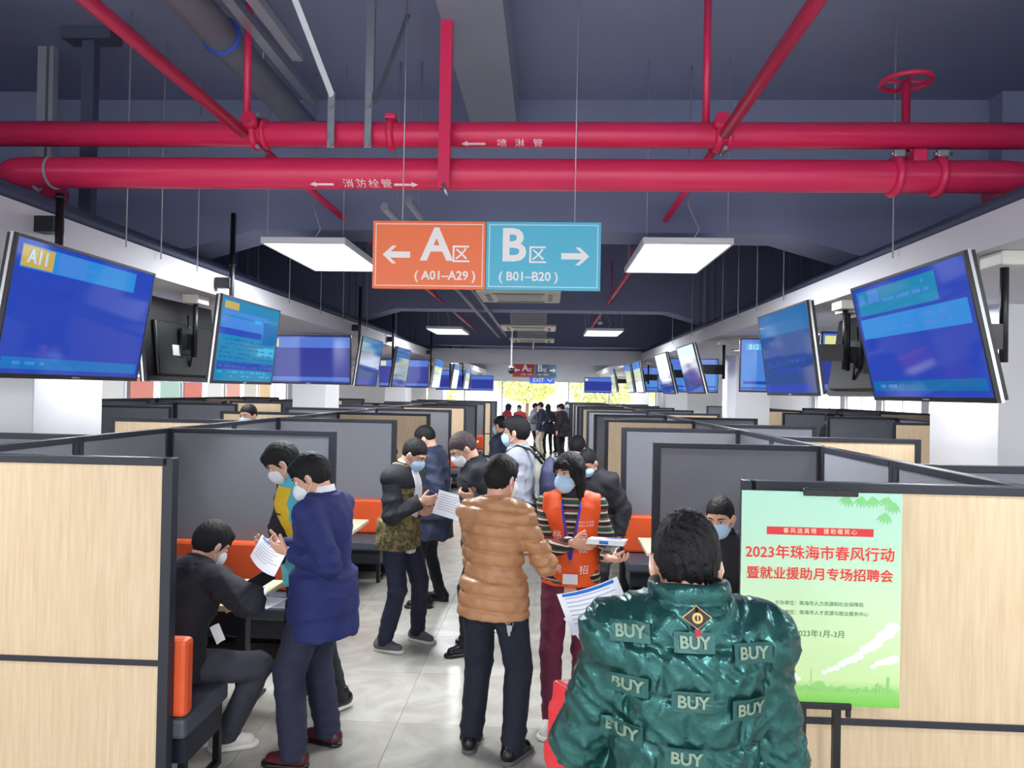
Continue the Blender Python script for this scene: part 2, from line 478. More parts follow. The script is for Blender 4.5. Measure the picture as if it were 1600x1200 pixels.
# ------------------------------------------------------------------ ceiling lamps
def make_lamp():
    t = empty('ceiling_panel_light')
    MB().box(-0.30, 0.30, -0.60, 0.60, 0.012, 0.045, bev=0.004).build('housing', M_lampf, t)
    fr = MB()
    fr.box(-0.30, 0.30, -0.60, -0.585, 0, 0.0115).box(-0.30, 0.30, 0.585, 0.60, 0, 0.0115).box(-0.30, -0.285, -0.585, 0.585, 0, 0.0115).box(0.285, 0.30, -0.585, 0.585, 0, 0.0115)
    fr.build('frame', M_lampf, t)
    MB().box(-0.284, 0.284, -0.584, 0.584, 0.004, 0.0115).build('diffuser', M_lamp, t)
    for x in (-0.27, 0.27):
        for y in (-0.55, 0.55): MB().tube([(x, y, 0.045), (x, y, 1.25)], 0.003, 6).build('suspension_wire', M_wire, t)
    MB().tube([(0.05, -0.5, 0.05), (0.09, -0.5, 0.12), (0.02, -0.46, 0.3), (0.03, -0.46, 1.25)], 0.006, 6).build('cable', M_wire, t)
    L = bpy.data.lights.new('panel_light', 'AREA'); L.shape = 'RECTANGLE'; L.size = 0.56; L.size_y = 1.16
    L.energy = LAMP_W; L.color = (0.94, 0.97, 1.0)
    lo = bpy.data.objects.new('light', L); COL.objects.link(lo); lo.parent = t; lo.location = (0, 0, -0.01)
    return t
lamp = make_lamp()
def lampspots():
    for k, y in enumerate((5.64, 12.64, 19.9, 26.4)):
        yield -1.72, y, 'left', k
        yield 0.92, y - 0.1, 'right', k
    yield -1.72, -1.0, 'left', -1
    yield 0.92, -1.0, 'right', -1
for i, (x, y, sd, k) in enumerate(lampspots()):
    o = lamp if i == 0 else copy_tree(lamp)
    o.location = (x, y, 3.05)
    tag(o, 'white rectangular ceiling panel light %s of the aisle centre, %s' % (sd, (ORD[k] + ' from the camera') if k >= 0 else 'behind the camera'), 'ceiling light', 'rectangular ceiling panel lights')

# round downlights in the white side ceilings
def make_down():
    t = empty('downlight')
    MB().torus((0, 0, -0.004), (0, 0, 1), 0.095, 0.012, 24, 6).build('ring', M_lampf, t)
    MB().tube([(0, 0, -0.002), (0, 0, -0.010)], 0.086, 20, smooth=False).build('lens', M_lamp, t)
    L = bpy.data.lights.new('down_light', 'AREA'); L.shape = 'DISK'; L.size = 0.16; L.energy = DOWN_W; L.color = (0.97, 0.98, 1.0)
    lo = bpy.data.objects.new('light', L); COL.objects.link(lo); lo.parent = t; lo.location = (0, 0, -0.02)
    return t
dn = make_down()
spots = []
for k, y in enumerate((2.6, 6.1, 8.4, 11.6, 14.6, 19.0, 23.5, 28.0)):
    spots.append((-3.62, y, 'left', 'inner', k)); spots.append((2.9 if k else 2.6, y - 0.25, 'right', 'inner', k))
for k, y in enumerate((4.4, 8.0, 12.0, 16.0, 20.5, 25.0)):
    spots.append((-6.6, y, 'left', 'outer', k)); spots.append((4.9, y + 1.4, 'right', 'outer', k))
for i, (x, y, sd, rw_, k) in enumerate(spots):
    o = dn if i == 0 else copy_tree(dn)
    o.location = (x, y, ZD - 0.008)
    tag(o, 'round white downlight, %s in the %s row of the %s side ceiling' % (ORD[k], rw_, sd), 'downlight', 'round downlights')

# ------------------------------------------------------------------ fire pipes and services
PY = 3.95
up = empty('sprinkler_main_pipe', (0, PY, 3.43))
MB().tube([(-6, 0, 0), (6, 0, 0)], 0.068, 20).build('pipe', M_red, up)
for x in (-1.62, 0.88):        # clamps where the branch lines join
    c = MB(); c.torus((x, 0, 0), (1, 0, 0), 0.07, 0.022, 20, 8)
    c.torus((x + 0.055, 0, 0), (1, 0, 0), 0.07, 0.014, 20, 8)
    c.tube([(x, -0.05, 0.03), (x, -0.12, 0.05)], 0.04, 12)
    cl = c.build('mechanical_tee', M_red, up)
    for z in (0.085, -0.085): MB().tube([(x + 0.03, -0.06, z), (x + 0.03, 0.06, z)], 0.012, 8).build('bolt', M_galv, cl)
c = MB(); c.torus((-0.87, 0, 0), (1, 0, 0), 0.07, 0.02, 20, 8); c.box(-0.90, -0.84, -0.06, 0.02, 0.07, 0.10, bev=0.008)
c.build('coupling', M_red, up)
a = MB()
def arrow_pts(x, z, L, h, left=True):
    s = -1 if left else 1
    return [(x + s * L / 2, z), (x + s * (L / 2 - 0.035), z + h), (x + s * (L / 2 - 0.035), z + h * 0.4), (x - s * L / 2, z + h * 0.4), (x - s * L / 2, z - h * 0.4), (x + s * (L / 2 - 0.035), z - h * 0.4), (x + s * (L / 2 - 0.035), z - h)]
def wrap_pipe(me, r, ang0):
    """bend flat lettering (x along the pipe, y up) round a pipe lying along x"""
    for v in me.vertices:
        t = ang0 + v.co.y / r
        off = r + 0.0012 + v.co.z
        v.co = Vector((v.co.x, -math.cos(t) * off, math.sin(t) * off))
    me.update(); return me
def outline_mesh(ptsets, subdiv=4):
    bm = bmesh.new()
    for pts in ptsets:
        vs = [bm.verts.new((x, z, 0)) for x, z in pts]; bm.faces.new(vs)
    bmesh.ops.triangulate(bm, faces=bm.faces[:])
    bmesh.ops.subdivide_edges(bm, edges=bm.edges[:], cuts=subdiv)
    me = bpy.data.meshes.new('arrow'); bm.to_mesh(bm and me); bm.free(); return me
def pipe_print(parent, r, ang, words, xw, size, arrows):
    ws = words.replace(' ', ''); step = size * (1.75 if ' ' in words else 1.12)
    for k, w in enumerate(ws):
        me = text_mesh(w, size); me.transform(Matrix.Translation((xw + (k - (len(ws) - 1) / 2) * step, 0, 0))); wrap_pipe(me, r, ang)
        me.materials.clear(); me.materials.append(M_wtext); link('lettering', me, parent)
    for x, lf in arrows:
        me = outline_mesh([arrow_pts(x, 0, 0.13, 0.018, lf)]); wrap_pipe(me, r, ang)
        me.materials.append(M_wtext); link('flow_arrow', me, parent)
pipe_print(up, 0.068, R(-60), '喷 淋 管', -0.17, 0.055, [(-0.42, True)])
tag(up, 'upper red sprinkler main pipe running across the ceiling', 'pipe')

lo_ = empty('hydrant_main_pipe', (0, PY, 3.215))
pts = [(-2.93 - 0.16, 0.5, 0), (-2.93 - 0.16, 0.2, 0)] + [(-2.93 + 0.04 - 0.2 * math.cos(t), 0.2 - 0.2 * math.sin(t), 0) for t in np.linspace(0.2, 1.4, 6)] + [(-2.7, 0, 0), (2.35, 0, 0)]
pts += [(2.35 + 0.2 * math.sin(t), 0.2 - 0.2 * math.cos(t), 0) for t in np.linspace(0.2, 1.5, 6)] + [(2.56, 0.4, 0)]
MB().tube(pts, 0.084, 24).build('pipe', M_red, lo_)
MB().torus((-2.88, 0.03, 0), (1, 0.35, 0), 0.088, 0.012, 24, 8).torus((-2.76, 0.0, 0), (1, 0, 0), 0.086, 0.008, 24, 8).build('elbow_coupling', M_pipe, lo_)
for x in (1.80, 2.02):
    c = MB().torus((x, 0, 0), (1, 0, 0), 0.088, 0.022, 24, 8).build('coupling', M_red, lo_)
    MB().box(x - 0.03, x + 0.03, -0.07, -0.02, 0.085, 0.125, bev=0.008).tube([(x - 0.04, -0.05, 0.105), (x + 0.05, -0.05, 0.105)], 0.010, 8).build('bolt', M_galv, c)
v = MB().box(1.88, 1.955, -0.045, 0.045, 0.07, 0.138, bev=0.012).tube([(1.91, 0.04, 0.10), (1.91, 0.115, 0.14), (1.91, 0.115, 0.545)], 0.022, 12).build('valve_stem', M_red, lo_)
w_ = MB().torus((1.91, 0.115, 0.55), (0, 0, 1), 0.125, 0.014, 28, 8)
for t in range(4): w_.tube([(1.91, 0.115, 0.55), (1.91 + 0.125 * math.cos(t * 1.571), 0.115 + 0.125 * math.sin(t * 1.571), 0.55)], 0.009, 8)
w_.build('handwheel', M_red, lo_)
pipe_print(lo_, 0.084, R(-56), '消防栓管', -0.985, 0.062, [(-1.235, True), (-0.775, False)])
tag(lo_, 'lower thick red hydrant main pipe crossing below the sprinkler main', 'pipe')

for x, nm in ((-1.62, 'left'), (0.88, 'right')):
    b = empty('sprinkler_branch_pipe', (x, 0, 3.40))
    MB().tube([(0, -1.5, -0.02), (0, 3.78, -0.02)], 0.03, 14).build('pipe', M_red, b)
    MB().tube([(0, 4.05, -0.02), (0, 16.6, -0.02)], 0.022, 12).build('thin_pipe', M_red, b)
    for y in (8.0, 10.4, 14.3): MB().tube([(0, y, -0.02), (0, y, 0.12 if y < 1 else 0.5)], 0.009, 8).torus((0, y, -0.02), (0, 1, 0), 0.026, 0.006, 16, 6).build('hanger', M_red, b)
    tag(b, 'thin red sprinkler branch pipe running along the %s of the aisle' % nm, 'pipe', 'sprinkler branch pipes')
    o = MB().tube([(x - 0.06, PY + 0.01, 3.495), (x - 0.06, PY + 0.01, ZS)], 0.02, 12).build('pipe_hanger_rod', M_red)
    tag(o, 'red vertical drop pipe from the slab above the %s branch joint' % nm, 'pipe hanger', 'red drop pipes')
# red channel support through both mains
o = empty('pipe_support_strut', (-0.56, PY - 0.122, 3.0))
MB().box(-0.03, 0.03, -0.03, -0.024, 0.1, 1.3).box(-0.03, -0.024, -0.024, 0.03, 0.1, 1.3).box(0.024, 0.03, -0.024, 0.03, 0.1, 1.3).build('channel', M_red, o)
MB().tube([(0.0, -0.035, 0.12), (0.02, -0.035, 0.06)], 0.01, 8).build('bolt', M_galv, o)
tag(o, 'red steel channel strut holding both mains near the sign', 'pipe support')
# galvanised braces on the upper main
for i, (x, tilt, lab) in enumerate(((-1.18, True, 'slanted galvanised seismic brace clamped on the upper main'), (-0.98, False, 'upright galvanised hanger strap round the upper main'))):
    o = empty('seismic_brace', (x, PY - 0.076, 3.43))
    MB().box(-0.02, 0.02, -0.014, -0.004, -0.10, 0.20, bev=0.004).build('strap', M_galv, o)
    for z in (-0.085, 0.12): MB().tube([(0, -0.015, z), (0, -0.030, z)], 0.014, 8).build('bolt', M_galv, o)
    if tilt: MB().tube([(0.0, 0.0, 0.18), (-0.22, -0.45, 0.866)], 0.022, 4, smooth=False).build('channel', M_galv, o)
    else:
        MB().box(-0.022, 0.022, 0.0, 0.03, 0.20, 0.866).build('channel', M_galv, o)
        MB().tube([(0.03, 0.03, 0.16), (0.10, 0.5, 0.866)], 0.016, 4, smooth=False).build('diagonal', M_galv, o)
    tag(o, lab, 'pipe brace')
# grey service pipe and channels high on the left
o = empty('insulated_service_pipe', (-1.85, 0, 4.0))
MB().tube([(0, -3, 0), (0, 5.6, 0)], 0.095, 18).build('pipe', M_pipe, o)
MB().torus((0, 4.0, 0), (0, 1, 0), 0.1, 0.012, 20, 6).build('clip', M_blue_cl, o)
for y in (1.2, 4.6): MB().tube([(0, y, 0.095), (0, y, 0.3)], 0.01, 8).build('hanger', M_galv, o)
tag(o, 'thick grey insulated pipe high on the left with a blue clip', 'pipe')
for i, (x, z, lab) in enumerate(((-1.62, 3.96, 'narrow galvanised channel beside the grey insulated pipe'), (-1.45, 3.9, 'middle galvanised channel high over the left branch pipe'), (-1.26, 3.85, 'galvanised channel ending at the slanted brace'))):
    o = empty('steel_channel', (x, 0, z))
    MB().box(-0.03, 0.03, -3, 3.3 + 0.8 * (2 - i), 0, 0.008).box(-0.03, -0.022, -3, 3.3 + 0.8 * (2 - i), 0.008, 0.045).box(0.022, 0.03, -3, 3.3 + 0.8 * (2 - i), 0.008, 0.045).build('channel', M_galv if i != 1 else M_pipe, o)
    for y in (0.8, 3.2): MB().tube([(0, y, 0.008), (0, y, ZS - z)], 0.006, 6).build('hanger', M_galv, o)
    tag(o, lab, 'steel channel')
# overhead dark pipes running away to the left of centre
for i, (x, z) in enumerate(((-1.05, 3.2), (-0.9, 3.24))):
    o = MB().tube([(x, 4.6, z), (x, 15.8, z)], 0.026, 10).tube([(x, 5.0, z), (x, 5.0, ZS - .004)], 0.006, 6).tube([(x, 10.0, z), (x, 10.0, ZS - .004)], 0.006, 6).tube([(x, 13.0, z), (x, 13.0, ZS - .004)], 0.006, 6).build('conduit', M_pipe)
    tag(o, 'grey conduit running away %s the aisle centre' % ('left of', 'just beside the left one at')[i], 'conduit', 'grey conduits')
# dark services running along both edges of the void
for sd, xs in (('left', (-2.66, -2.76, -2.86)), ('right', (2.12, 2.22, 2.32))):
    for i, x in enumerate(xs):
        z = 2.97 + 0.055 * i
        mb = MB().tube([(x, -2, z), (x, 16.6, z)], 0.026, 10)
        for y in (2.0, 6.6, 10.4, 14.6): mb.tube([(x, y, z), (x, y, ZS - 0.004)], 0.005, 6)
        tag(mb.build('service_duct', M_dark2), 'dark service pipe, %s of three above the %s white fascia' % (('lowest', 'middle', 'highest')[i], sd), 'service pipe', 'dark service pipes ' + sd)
rods = [('left', -2.545, y) for y in (4.3, 4.7, 5.2, 7.1, 8.1, 9.0, 10.2, 12.2)] + [('right', 2.005, y) for y in (4.4, 6.4, 7.2, 7.9, 8.6, 9.6, 10.4, 12.0)]
cnt = {'left': 0, 'right': 0}
for sd, x, y in rods:
    o = MB().tube([(x, y, ZT - 0.05), (x, y, ZS)], 0.005, 6).build('hanger_rod', M_wire)
    tag(o, 'thin steel hanger rod on the %s fascia, %s from the camera' % (sd, ORD[cnt[sd]]), 'hanger rod', 'steel hanger rods'); cnt[sd] += 1
# square conduit drops at the upper left corner
o = MB().box(-3.45, -3.39, 4.75, 4.8, 2.78, ZS).box(-3.37, -3.34, 4.75, 4.8, 2.78, ZS).build('cable_drop', M_pipe); tag(o, 'pale twin cable drop at the upper left corner', 'cable drop')
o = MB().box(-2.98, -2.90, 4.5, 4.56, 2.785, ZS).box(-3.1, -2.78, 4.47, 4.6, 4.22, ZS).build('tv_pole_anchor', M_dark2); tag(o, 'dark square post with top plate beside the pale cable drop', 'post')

# air conditioner cassettes
M_ac = mat('warm_white_plastic', (216, 214, 208), rough=0.5)
M_acg = mat('ac_grille_grey', (168, 170, 170), rough=0.5)
def make_ac():
    t = empty('air_conditioner')
    b = MB().box(-0.30, 0.30, -0.34, 0.34, 0.055, 0.26, bev=0.01).build('body', M_ac, t)
    for z in (0.10, 0.14, 0.18, 0.22): MB().box(-0.26, 0.26, -0.350, -0.342, z, z + 0.012).build('louvre', M_acg, b)
    MB().box(-0.46, 0.46, -0.46, 0.46, 0.012, 0.054, bev=0.018).build('face_plate', M_ac, t)
    g = MB().box(-0.25, 0.25, -0.25, 0.25, 0.004, 0.012).build('grille', M_acg, t)
    for a_ in range(4):
        q = MB(Matrix.Rotation(a_ * math.pi / 2, 4, 'Z')).box(-0.28, 0.28, 0.32, 0.37, 0.006, 0.012).build('air_slot', M_black, t)
    for x in (-0.28, 0.28):
        for y in (-0.30, 0.30): MB().tube([(x, y, 0.255), (x, y, 1.22)], 0.005, 6).build('hanger', M_wire, t)
    return t
ac = make_ac()
for i, (y, z, lab) in enumerate(((8.3, 3.09, 'air conditioner cassette partly hidden behind the hanging A B sign'), (12.45, 3.09, 'air conditioner cassette in the middle of the row over the aisle'), (15.4, 3.085, 'air conditioner cassette nearest the white cross bulkhead'))):
    o = ac if i == 0 else copy_tree(ac)
    o.location = (-0.33, y, z); tag(o, 'white ' + lab, 'air conditioner', 'ceiling cassettes over the aisle')
    if i == 2: MB().tube([(0.02, 0, -0.15), (0.02, 0, 0.004)], 0.02, 10).build('sensor', M_white, o)
o = empty('ceiling_camera', (-0.66, 13.4, 2.42))
MB().tube([(0, 0, 0.07), (0, 0, ZS - 2.42)], 0.016, 10).build('pole', M_white, o)
bm = bmesh.new(); bmesh.ops.create_uvsphere(bm, u_segments=16, v_segments=10, radius=0.06)
MB().bm(bm, smooth=True).build('dome', M_black, o)
MB().tube([(0, 0, 0.05), (0, 0, 0.075)], 0.05, 16).build('base', M_white, o)
tag(o, 'dark dome camera on a long white ceiling pole', 'camera')
o = empty('smoke_detector', (1.02, 14.6, 3.4))
MB().tube([(0, 0, 0), (0, 0, 0.03), (0, 0, 0.05)], [0.035, 0.05, 0.05], 16).build('head', M_white, o); MB().tube([(0, 0, 0.05), (0, 0, 0.9)], 0.008, 6).build('stem', M_white, o)
tag(o, 'small round white smoke detector below the right far lamp', 'smoke detector')

# ------------------------------------------------------------------ hanging signs
M_sor = mat('sign_orange', (243, 120, 72), rough=0.45, var=0.02); M_sbl = mat('sign_teal_blue', (84, 184, 214), rough=0.45, var=0.02)
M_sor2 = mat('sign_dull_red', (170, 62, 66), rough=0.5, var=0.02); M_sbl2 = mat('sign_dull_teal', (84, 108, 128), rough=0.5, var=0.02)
M_linex = mat('sign_pale_line', (250, 214, 200), rough=0.5, var=0.01); M_lineb = mat('sign_pale_blue_line', (190, 230, 244), rough=0.5, var=0.01)
def hanging_sign(x, y, z, w, h, mo, mb_, label, wires, ztop, detail=True):
    t = empty('hanging_sign', (x, y, z))
    for s, m, l, ml, rng in ((-1, mo, 'A', M_linex, '( A01–A29 )'), (1, mb_, 'B', M_lineb, '( B01–B20 )')):
        x0, x1 = (-w / 2, -0.001) if s < 0 else (0.001, w / 2)
        pn = MB().box(x0, x1, -0.012, 0.012, -h / 2, h / 2, bev=0.003).build('board', m, t)
        pn['label'] = ('orange half reading A' if s < 0 else 'blue half reading B') + ' zone with an arrow'
        fr = MB(); g, q = 0.014, 0.005
        for (a, b, c, d) in ((x0 + g, x1 - g, -h / 2 + g, -h / 2 + g + q), (x0 + g, x1 - g, h / 2 - g - q, h / 2 - g), (x0 + g, x0 + g + q, -h / 2 + g + q, h / 2 - g - q), (x1 - g - q, x1 - g, -h / 2 + g + q, h / 2 - g - q)):
            fr.box(a, b, -0.0135, -0.0122, c, d)
        fr.build('border_line', ml, pn)
        cx = (x0 + x1) / 2; k = h / 0.353
        ax, lx, qx, rx = (-0.17, 0.04, 0.165, 0.085) if s < 0 else (0.165, -0.155, -0.03, -0.075)
        text(l, 0.235 * k, M_wtext, pn, facing(cx + lx * k, -0.0125, 0.047 * k), offset=0.006 * k)
        text_bold('区', 0.100 * k, M_wtext, pn, facing(cx + qx * k, -0.0128, 0.0 * k), 0.0012 * k)
        text(rng, 0.064 * k, M_wtext, pn, facing(cx + rx * k, -0.0125, -0.108 * k), offset=0.0012 * k)
        aw = MB(Matrix.Translation((cx + ax * k, -0.0142, 0.0)) @ Matrix.Scale(k * -s, 4, (1, 0, 0)) @ Matrix.Scale(k, 4, (0, 0, 1)))
        aw.poly([(-0.072, 0), (-0.022, 0.046), (0.0, 0.046), (-0.032, 0.016), (0.072, 0.016), (0.072, -0.016), (-0.032, -0.016), (0.0, -0.046), (-0.022, -0.046)], 0.0018)
        aw.build('direction_arrow', M_wtext, pn)
    for wx in wires: MB().tube([(wx, 0, h / 2), (wx, 0, ztop - z)], 0.003, 6).build('suspension_wire', M_wire, t)
    tag(t, label, 'sign')
hanging_sign(-0.33, 3.80, 2.748, 1.183, 0.353, M_sor, M_sbl, 'bright orange and blue hanging sign pointing to zones A and B', (-0.44, 0.455), ZS)
hanging_sign(-0.34, 19.7, 2.615, 1.20, 0.38, M_sor2, M_sbl2, 'distant dull red and teal hanging zone sign above the exit sign', (-0.5, 0.5), ZS)
o = empty('exit_sign', (-0.22, 29.6, 2.5))
M_exit = mat('exit_sign_blue', (50, 96, 205), rough=0.4, emit=(50, 96, 205), es=0.5)
MB().box(-0.5, 0.5, -0.02, 0.02, -0.13, 0.13, bev=0.005).build('board', M_exit, o)
text('EXIT', 0.22, M_wtext, o, facing(-0.14, -0.021, 0.0), offset=0.006)
MB(Matrix.Translation((0.32, -0.024, 0))).poly([(-0.13, 0.06), (-0.1, 0.08), (0, 0.0), (0.1, 0.08), (0.13, 0.06), (0.02, -0.06), (-0.02, -0.06)], 0.003).build('arrow', M_wtext, o)
for x in (-0.4, 0.4): MB().tube([(x, 0, 0.13), (x, 0, 1.8)], 0.004, 6).build('suspension_wire', M_wire, o)
tag(o, 'small blue exit sign hanging before the bright doorway', 'sign')

# ------------------------------------------------------------------ televisions
def screen_mat(name, rgb, es=1.0): return mat('screen_' + name, (6, 8, 14), rough=0.06, var=0.0, spec=0.45, emit=rgb, es=es)
S_body = screen_mat('royal_blue', (40, 68, 178)); S_body2 = screen_mat('indigo_blue', (48, 58, 150)); S_head = screen_mat('sky_blue', (44, 136, 214))
S_head2 = screen_mat('periwinkle', (84, 120, 208)); S_tick = screen_mat('ticker_blue', (26, 112, 190)); S_badge = screen_mat('badge_gold', (196, 168, 84))
S_white = screen_mat('pale_text', (188, 214, 240)); S_teal = screen_mat('teal', (24, 132, 178)); S_teal2 = screen_mat('deep_teal', (22, 104, 168)); S_lt = screen_mat('light_blue', (70, 132, 214))
S_badge2 = screen_mat('badge_pale', (226, 226, 150)); S_dk = screen_mat('dim_blue', (30, 70, 140)); S_cy = screen_mat('cyan', (40, 176, 220))
M_silver = mat('silver_edge', (205, 208, 214), rough=0.25, metal=0.7)
SMATS = [S_body, S_body2, S_head, S_head2, S_tick, S_badge, S_white, S_teal, S_teal2, S_lt, S_badge2, S_dk, S_cy]
SIX = {m.name: i for i, m in enumerate(SMATS)}
TW, TH = 1.11, 0.63
def lines(x0, x1, z0, n, dz, h, m, seed):
    rr = random.Random(seed); out = []
    for k in range(n):
        x = x0
        while x < x1 - 0.03:
            L = rr.uniform(0.02, 0.12); L = min(L, x1 - x)
            if rr.random() < 0.72: out.append((x, x + L, z0 - k * dz - h, z0 - k * dz, m))
            x += L + 0.03
    return out
def layout(kind):
    if kind == 'blue': return [S_body, [(0.03, 0.84, 0.79, 0.965, S_head), (0.035, 0.225, 0.80, 0.955, S_badge), (0.02, 0.98, 0.035, 0.125, S_tick), (0.26, 0.45, 0.80, 0.955, S_lt)] + lines(0.28, 0.7, 0.89, 1, 0.05, 0.02, S_lt, 3) + lines(0.08, 0.40, 0.095, 1, 0.05, 0.025, S_lt, 4)]
    if kind == 'front': return [S_body2, [(0.0, 1.0, 0.75, 0.98, S_head2), (0.02, 0.13, 0.77, 0.95, S_badge2), (0.0, 1.0, 0.03, 0.12, S_head2)]]
    if kind == 'bands': return [S_body, [(0.04, 0.78, 0.74, 0.96, S_teal), (0.06, 0.12, 0.84, 0.93, S_lt), (0.16, 0.27, 0.84, 0.95, S_lt), (0.03, 0.97, 0.53, 0.71, S_head), (0.02, 0.98, 0.05, 0.14, S_teal2)]
                                 + lines(0.30, 0.72, 0.925, 2, 0.07, 0.026, S_lt, 5) + lines(0.10, 0.85, 0.67, 2, 0.07, 0.022, S_lt, 6) + lines(0.1, 0.3, 0.11, 1, 0.05, 0.03, S_lt, 7)]
    if kind == 'list': return [S_teal, [(0.04, 0.26, 0.87, 0.96, S_badge), (0.02, 0.78, 0.80, 0.86, S_lt), (0.02, 0.78, 0.60, 0.78, S_lt), (0.0, 0.70, 0.56, 0.64, S_body), (0.55, 0.68, 0.76, 0.80, S_cy), (0.02, 0.98, 0.14, 0.24, S_body), (0.65, 0.97, 0.34, 0.46, S_cy), (0.72, 0.98, 0.5, 0.8, S_teal2)]
                                + lines(0.04, 0.95, 0.52, 7, 0.055, 0.02, S_teal2, 8) + lines(0.04, 0.95, 0.12, 2, 0.05, 0.02, S_cy, 9)]
    if kind == 'b12': return [S_lt, [(0.0, 1.0, 0.74, 1.0, S_head2), (0.03, 0.97, 0.12, 0.18, S_body), (0.05, 0.22, 0.79, 0.92, S_cy), (0.0, 1.0, 0.02, 0.06, S_body)] + lines(0.2, 0.45, 0.62, 5, 0.09, 0.02, S_head2, 10)]
    return [S_dk, [(0.0, 1.0, 0.72, 1.0, S_teal2), (0.0, 0.9, 0.0, 0.1, S_body)] + lines(0.1, 0.9, 0.5, 3, 0.1, 0.04, S_body, 11)]
def screen_mesh(kind):
    base, rects = layout(kind)
    mb = MB(Matrix.Translation((-TW / 2 + 0.012, -0.0235, -TH / 2 + 0.022)))
    sw, sh = TW - 0.024, TH - 0.036
    mb.box(0, sw, 0, 0.006, 0, sh, SIX[base.name])
    for i, (x0, x1, z0, z1, m) in enumerate(rects):
        e = -0.0006 - 0.0002 * i if i < 12 else -0.0034
        mb.add([(x0 * sw, e, z0 * sh), (x1 * sw, e, z0 * sh), (x1 * sw, e, z1 * sh), (x0 * sw, e, z1 * sh)], [(0, 1, 2, 3)], SIX[m.name])
    return mb
_tvc = {}
def tv(x, y, z, yaw, tilt, kind, label, ztop, words=None, box=False, off=0.125):
    t = empty('television', (x, y, z), yaw)
    tag(t, label, 'television', 'hanging televisions')
    T = Matrix.Rotation(tilt, 4, 'X')
    key = (round(tilt, 3), kind, round(ztop - z, 3), off)
    if key not in _tvc:
        d = {}
        fr = MB(T)
        fr.box(-TW / 2, TW / 2, -0.026, -0.010, -TH / 2, -TH / 2 + 0.022).box(-TW / 2, TW / 2, -0.026, -0.010, TH / 2 - 0.013, TH / 2)
        fr.box(-TW / 2, -TW / 2 + 0.012, -0.026, -0.010, -TH / 2 + 0.022, TH / 2 - 0.013).box(TW / 2 - 0.012, TW / 2, -0.026, -0.010, -TH / 2 + 0.022, TH / 2 - 0.013)
        d['bezel'] = fr.mesh('bezel', M_black)
        d['maker_mark'] = MB(T).box(-0.03, 0.03, -0.0275, -0.0262, -TH / 2 + 0.007, -TH / 2 + 0.013).mesh('maker_mark', M_silver)
        sb = screen_mesh(kind); sb.M = None
        sb.v = [tuple(T @ Vector(p)) for p in sb.v]
        d['screen'] = sb.mesh('screen', SMATS)
        d['edge_trim'] = MB(T).box(-TW / 2 - 0.002, TW / 2 + 0.002, -0.0095, 0.004, -TH / 2 - 0.002, TH / 2 + 0.002).mesh('edge_trim', M_silver)
        d['back_shell'] = MB(T).box(-TW / 2 + 0.005, TW / 2 - 0.005, 0.0045, 0.024, -TH / 2 + 0.005, TH / 2 - 0.005).box(-TW / 2 + 0.12, TW / 2 - 0.12, 0.024, 0.055, -TH / 2 + 0.04, TH / 2 - 0.18, bev=0.012).mesh('back_shell', M_black)
        d['rating_label'] = MB(T).box(0.10, 0.22, 0.0555, 0.0565, -0.12, -0.04).mesh('rating_label', M_paper)
        d['connector_cable'] = MB(T).tube([(-0.02, 0.058, -0.2), (-0.04, 0.075, -0.1), (-0.03, 0.07, 0.05), (0, 0.085, 0.2)], 0.008, 6).mesh('connector_cable', M_black)
        d['bracket'] = MB().box(-0.12, 0.12, 0.062, 0.08, -0.1, 0.1).box(-0.03, 0.03, 0.08, off - 0.02, -0.06, 0.06).mesh('bracket', M_black)
        d['pole'] = MB().tube([(0, off, -0.12), (0, off, ztop - z)], 0.019, 12).torus((0, off, min(0.6, ztop - z - 0.02)), (0, 0, 1), 0.02, 0.008, 14, 6).mesh('pole', M_black)
        _tvc[key] = d
    d = _tvc[key]
    for n in ('bezel', 'maker_mark', 'edge_trim', 'back_shell', 'rating_label', 'connector_cable', 'bracket', 'pole'): link(n, d[n], t)
    sc_ = link('screen', d['screen'], t)
    if words:
        bx, bz, size = words[1:]
        sw, sh = TW - 0.024, TH - 0.036
        text(words[0], size, S_white, sc_, T @ facing(-TW / 2 + 0.012 + bx * sw, -0.0275, -TH / 2 + 0.022 + bz * sh), offset=0.002, extrude=0.0003)
    if ztop > ZD and ztop < 3.5: MB().box(-0.04, 0.04, off, 0.24, 2.80 - z, 2.88 - z, bev=0.004).build('fascia_bracket', M_black, t)
    if box: MB().box(-0.09, 0.09, off - 0.065, off + 0.065, ztop - z - 0.07, ztop - z - 0.002, bev=0.006).build('ceiling_box', M_ac, t)
    return t
HP = math.pi / 2
tv(-2.34, 3.58, 2.38, HP, R(9), 'blue', 'hanging television showing A11, nearest on the left of the aisle', 3.0, ('A11', 0.13, 0.877, 0.085))
tv(-2.32, 5.56, 2.38, HP, R(6), 'list', 'hanging television with teal listing, second on the left of the aisle', 3.38)
tv(-2.35, 9.55, 2.39, HP, R(8), 'dim', 'aisle-facing television on the left just past the frontal indigo screen', 3.38)
tv(-2.35, 11.65, 2.39, HP, R(8), 'dim', 'aisle-facing television on the left, fourth from the camera', 3.38)
tv(-2.35, 15.5, 2.39, HP, R(8), 'dim', 'aisle-facing television on the left, fifth from the camera', 3.38)
tv(-2.35, 18.6, 2.39, HP, R(8), 'dim', 'aisle-facing television on the left, sixth from the camera', 3.38)
tv(-2.35, 21.4, 2.39, HP, R(8), 'dim', 'aisle-facing television on the left, seventh from the camera', 3.38)
tv(1.76, 3.60, 2.35, -HP, R(13), 'bands', 'largest hanging television at the right edge with light blue bands', ZD, box=True, off=0.40)
tv(1.74, 5.42, 2.37, -HP, R(8), 'dim', 'hanging television on the right, second from the camera, beside the B12 screen', ZD, box=True, off=0.40)
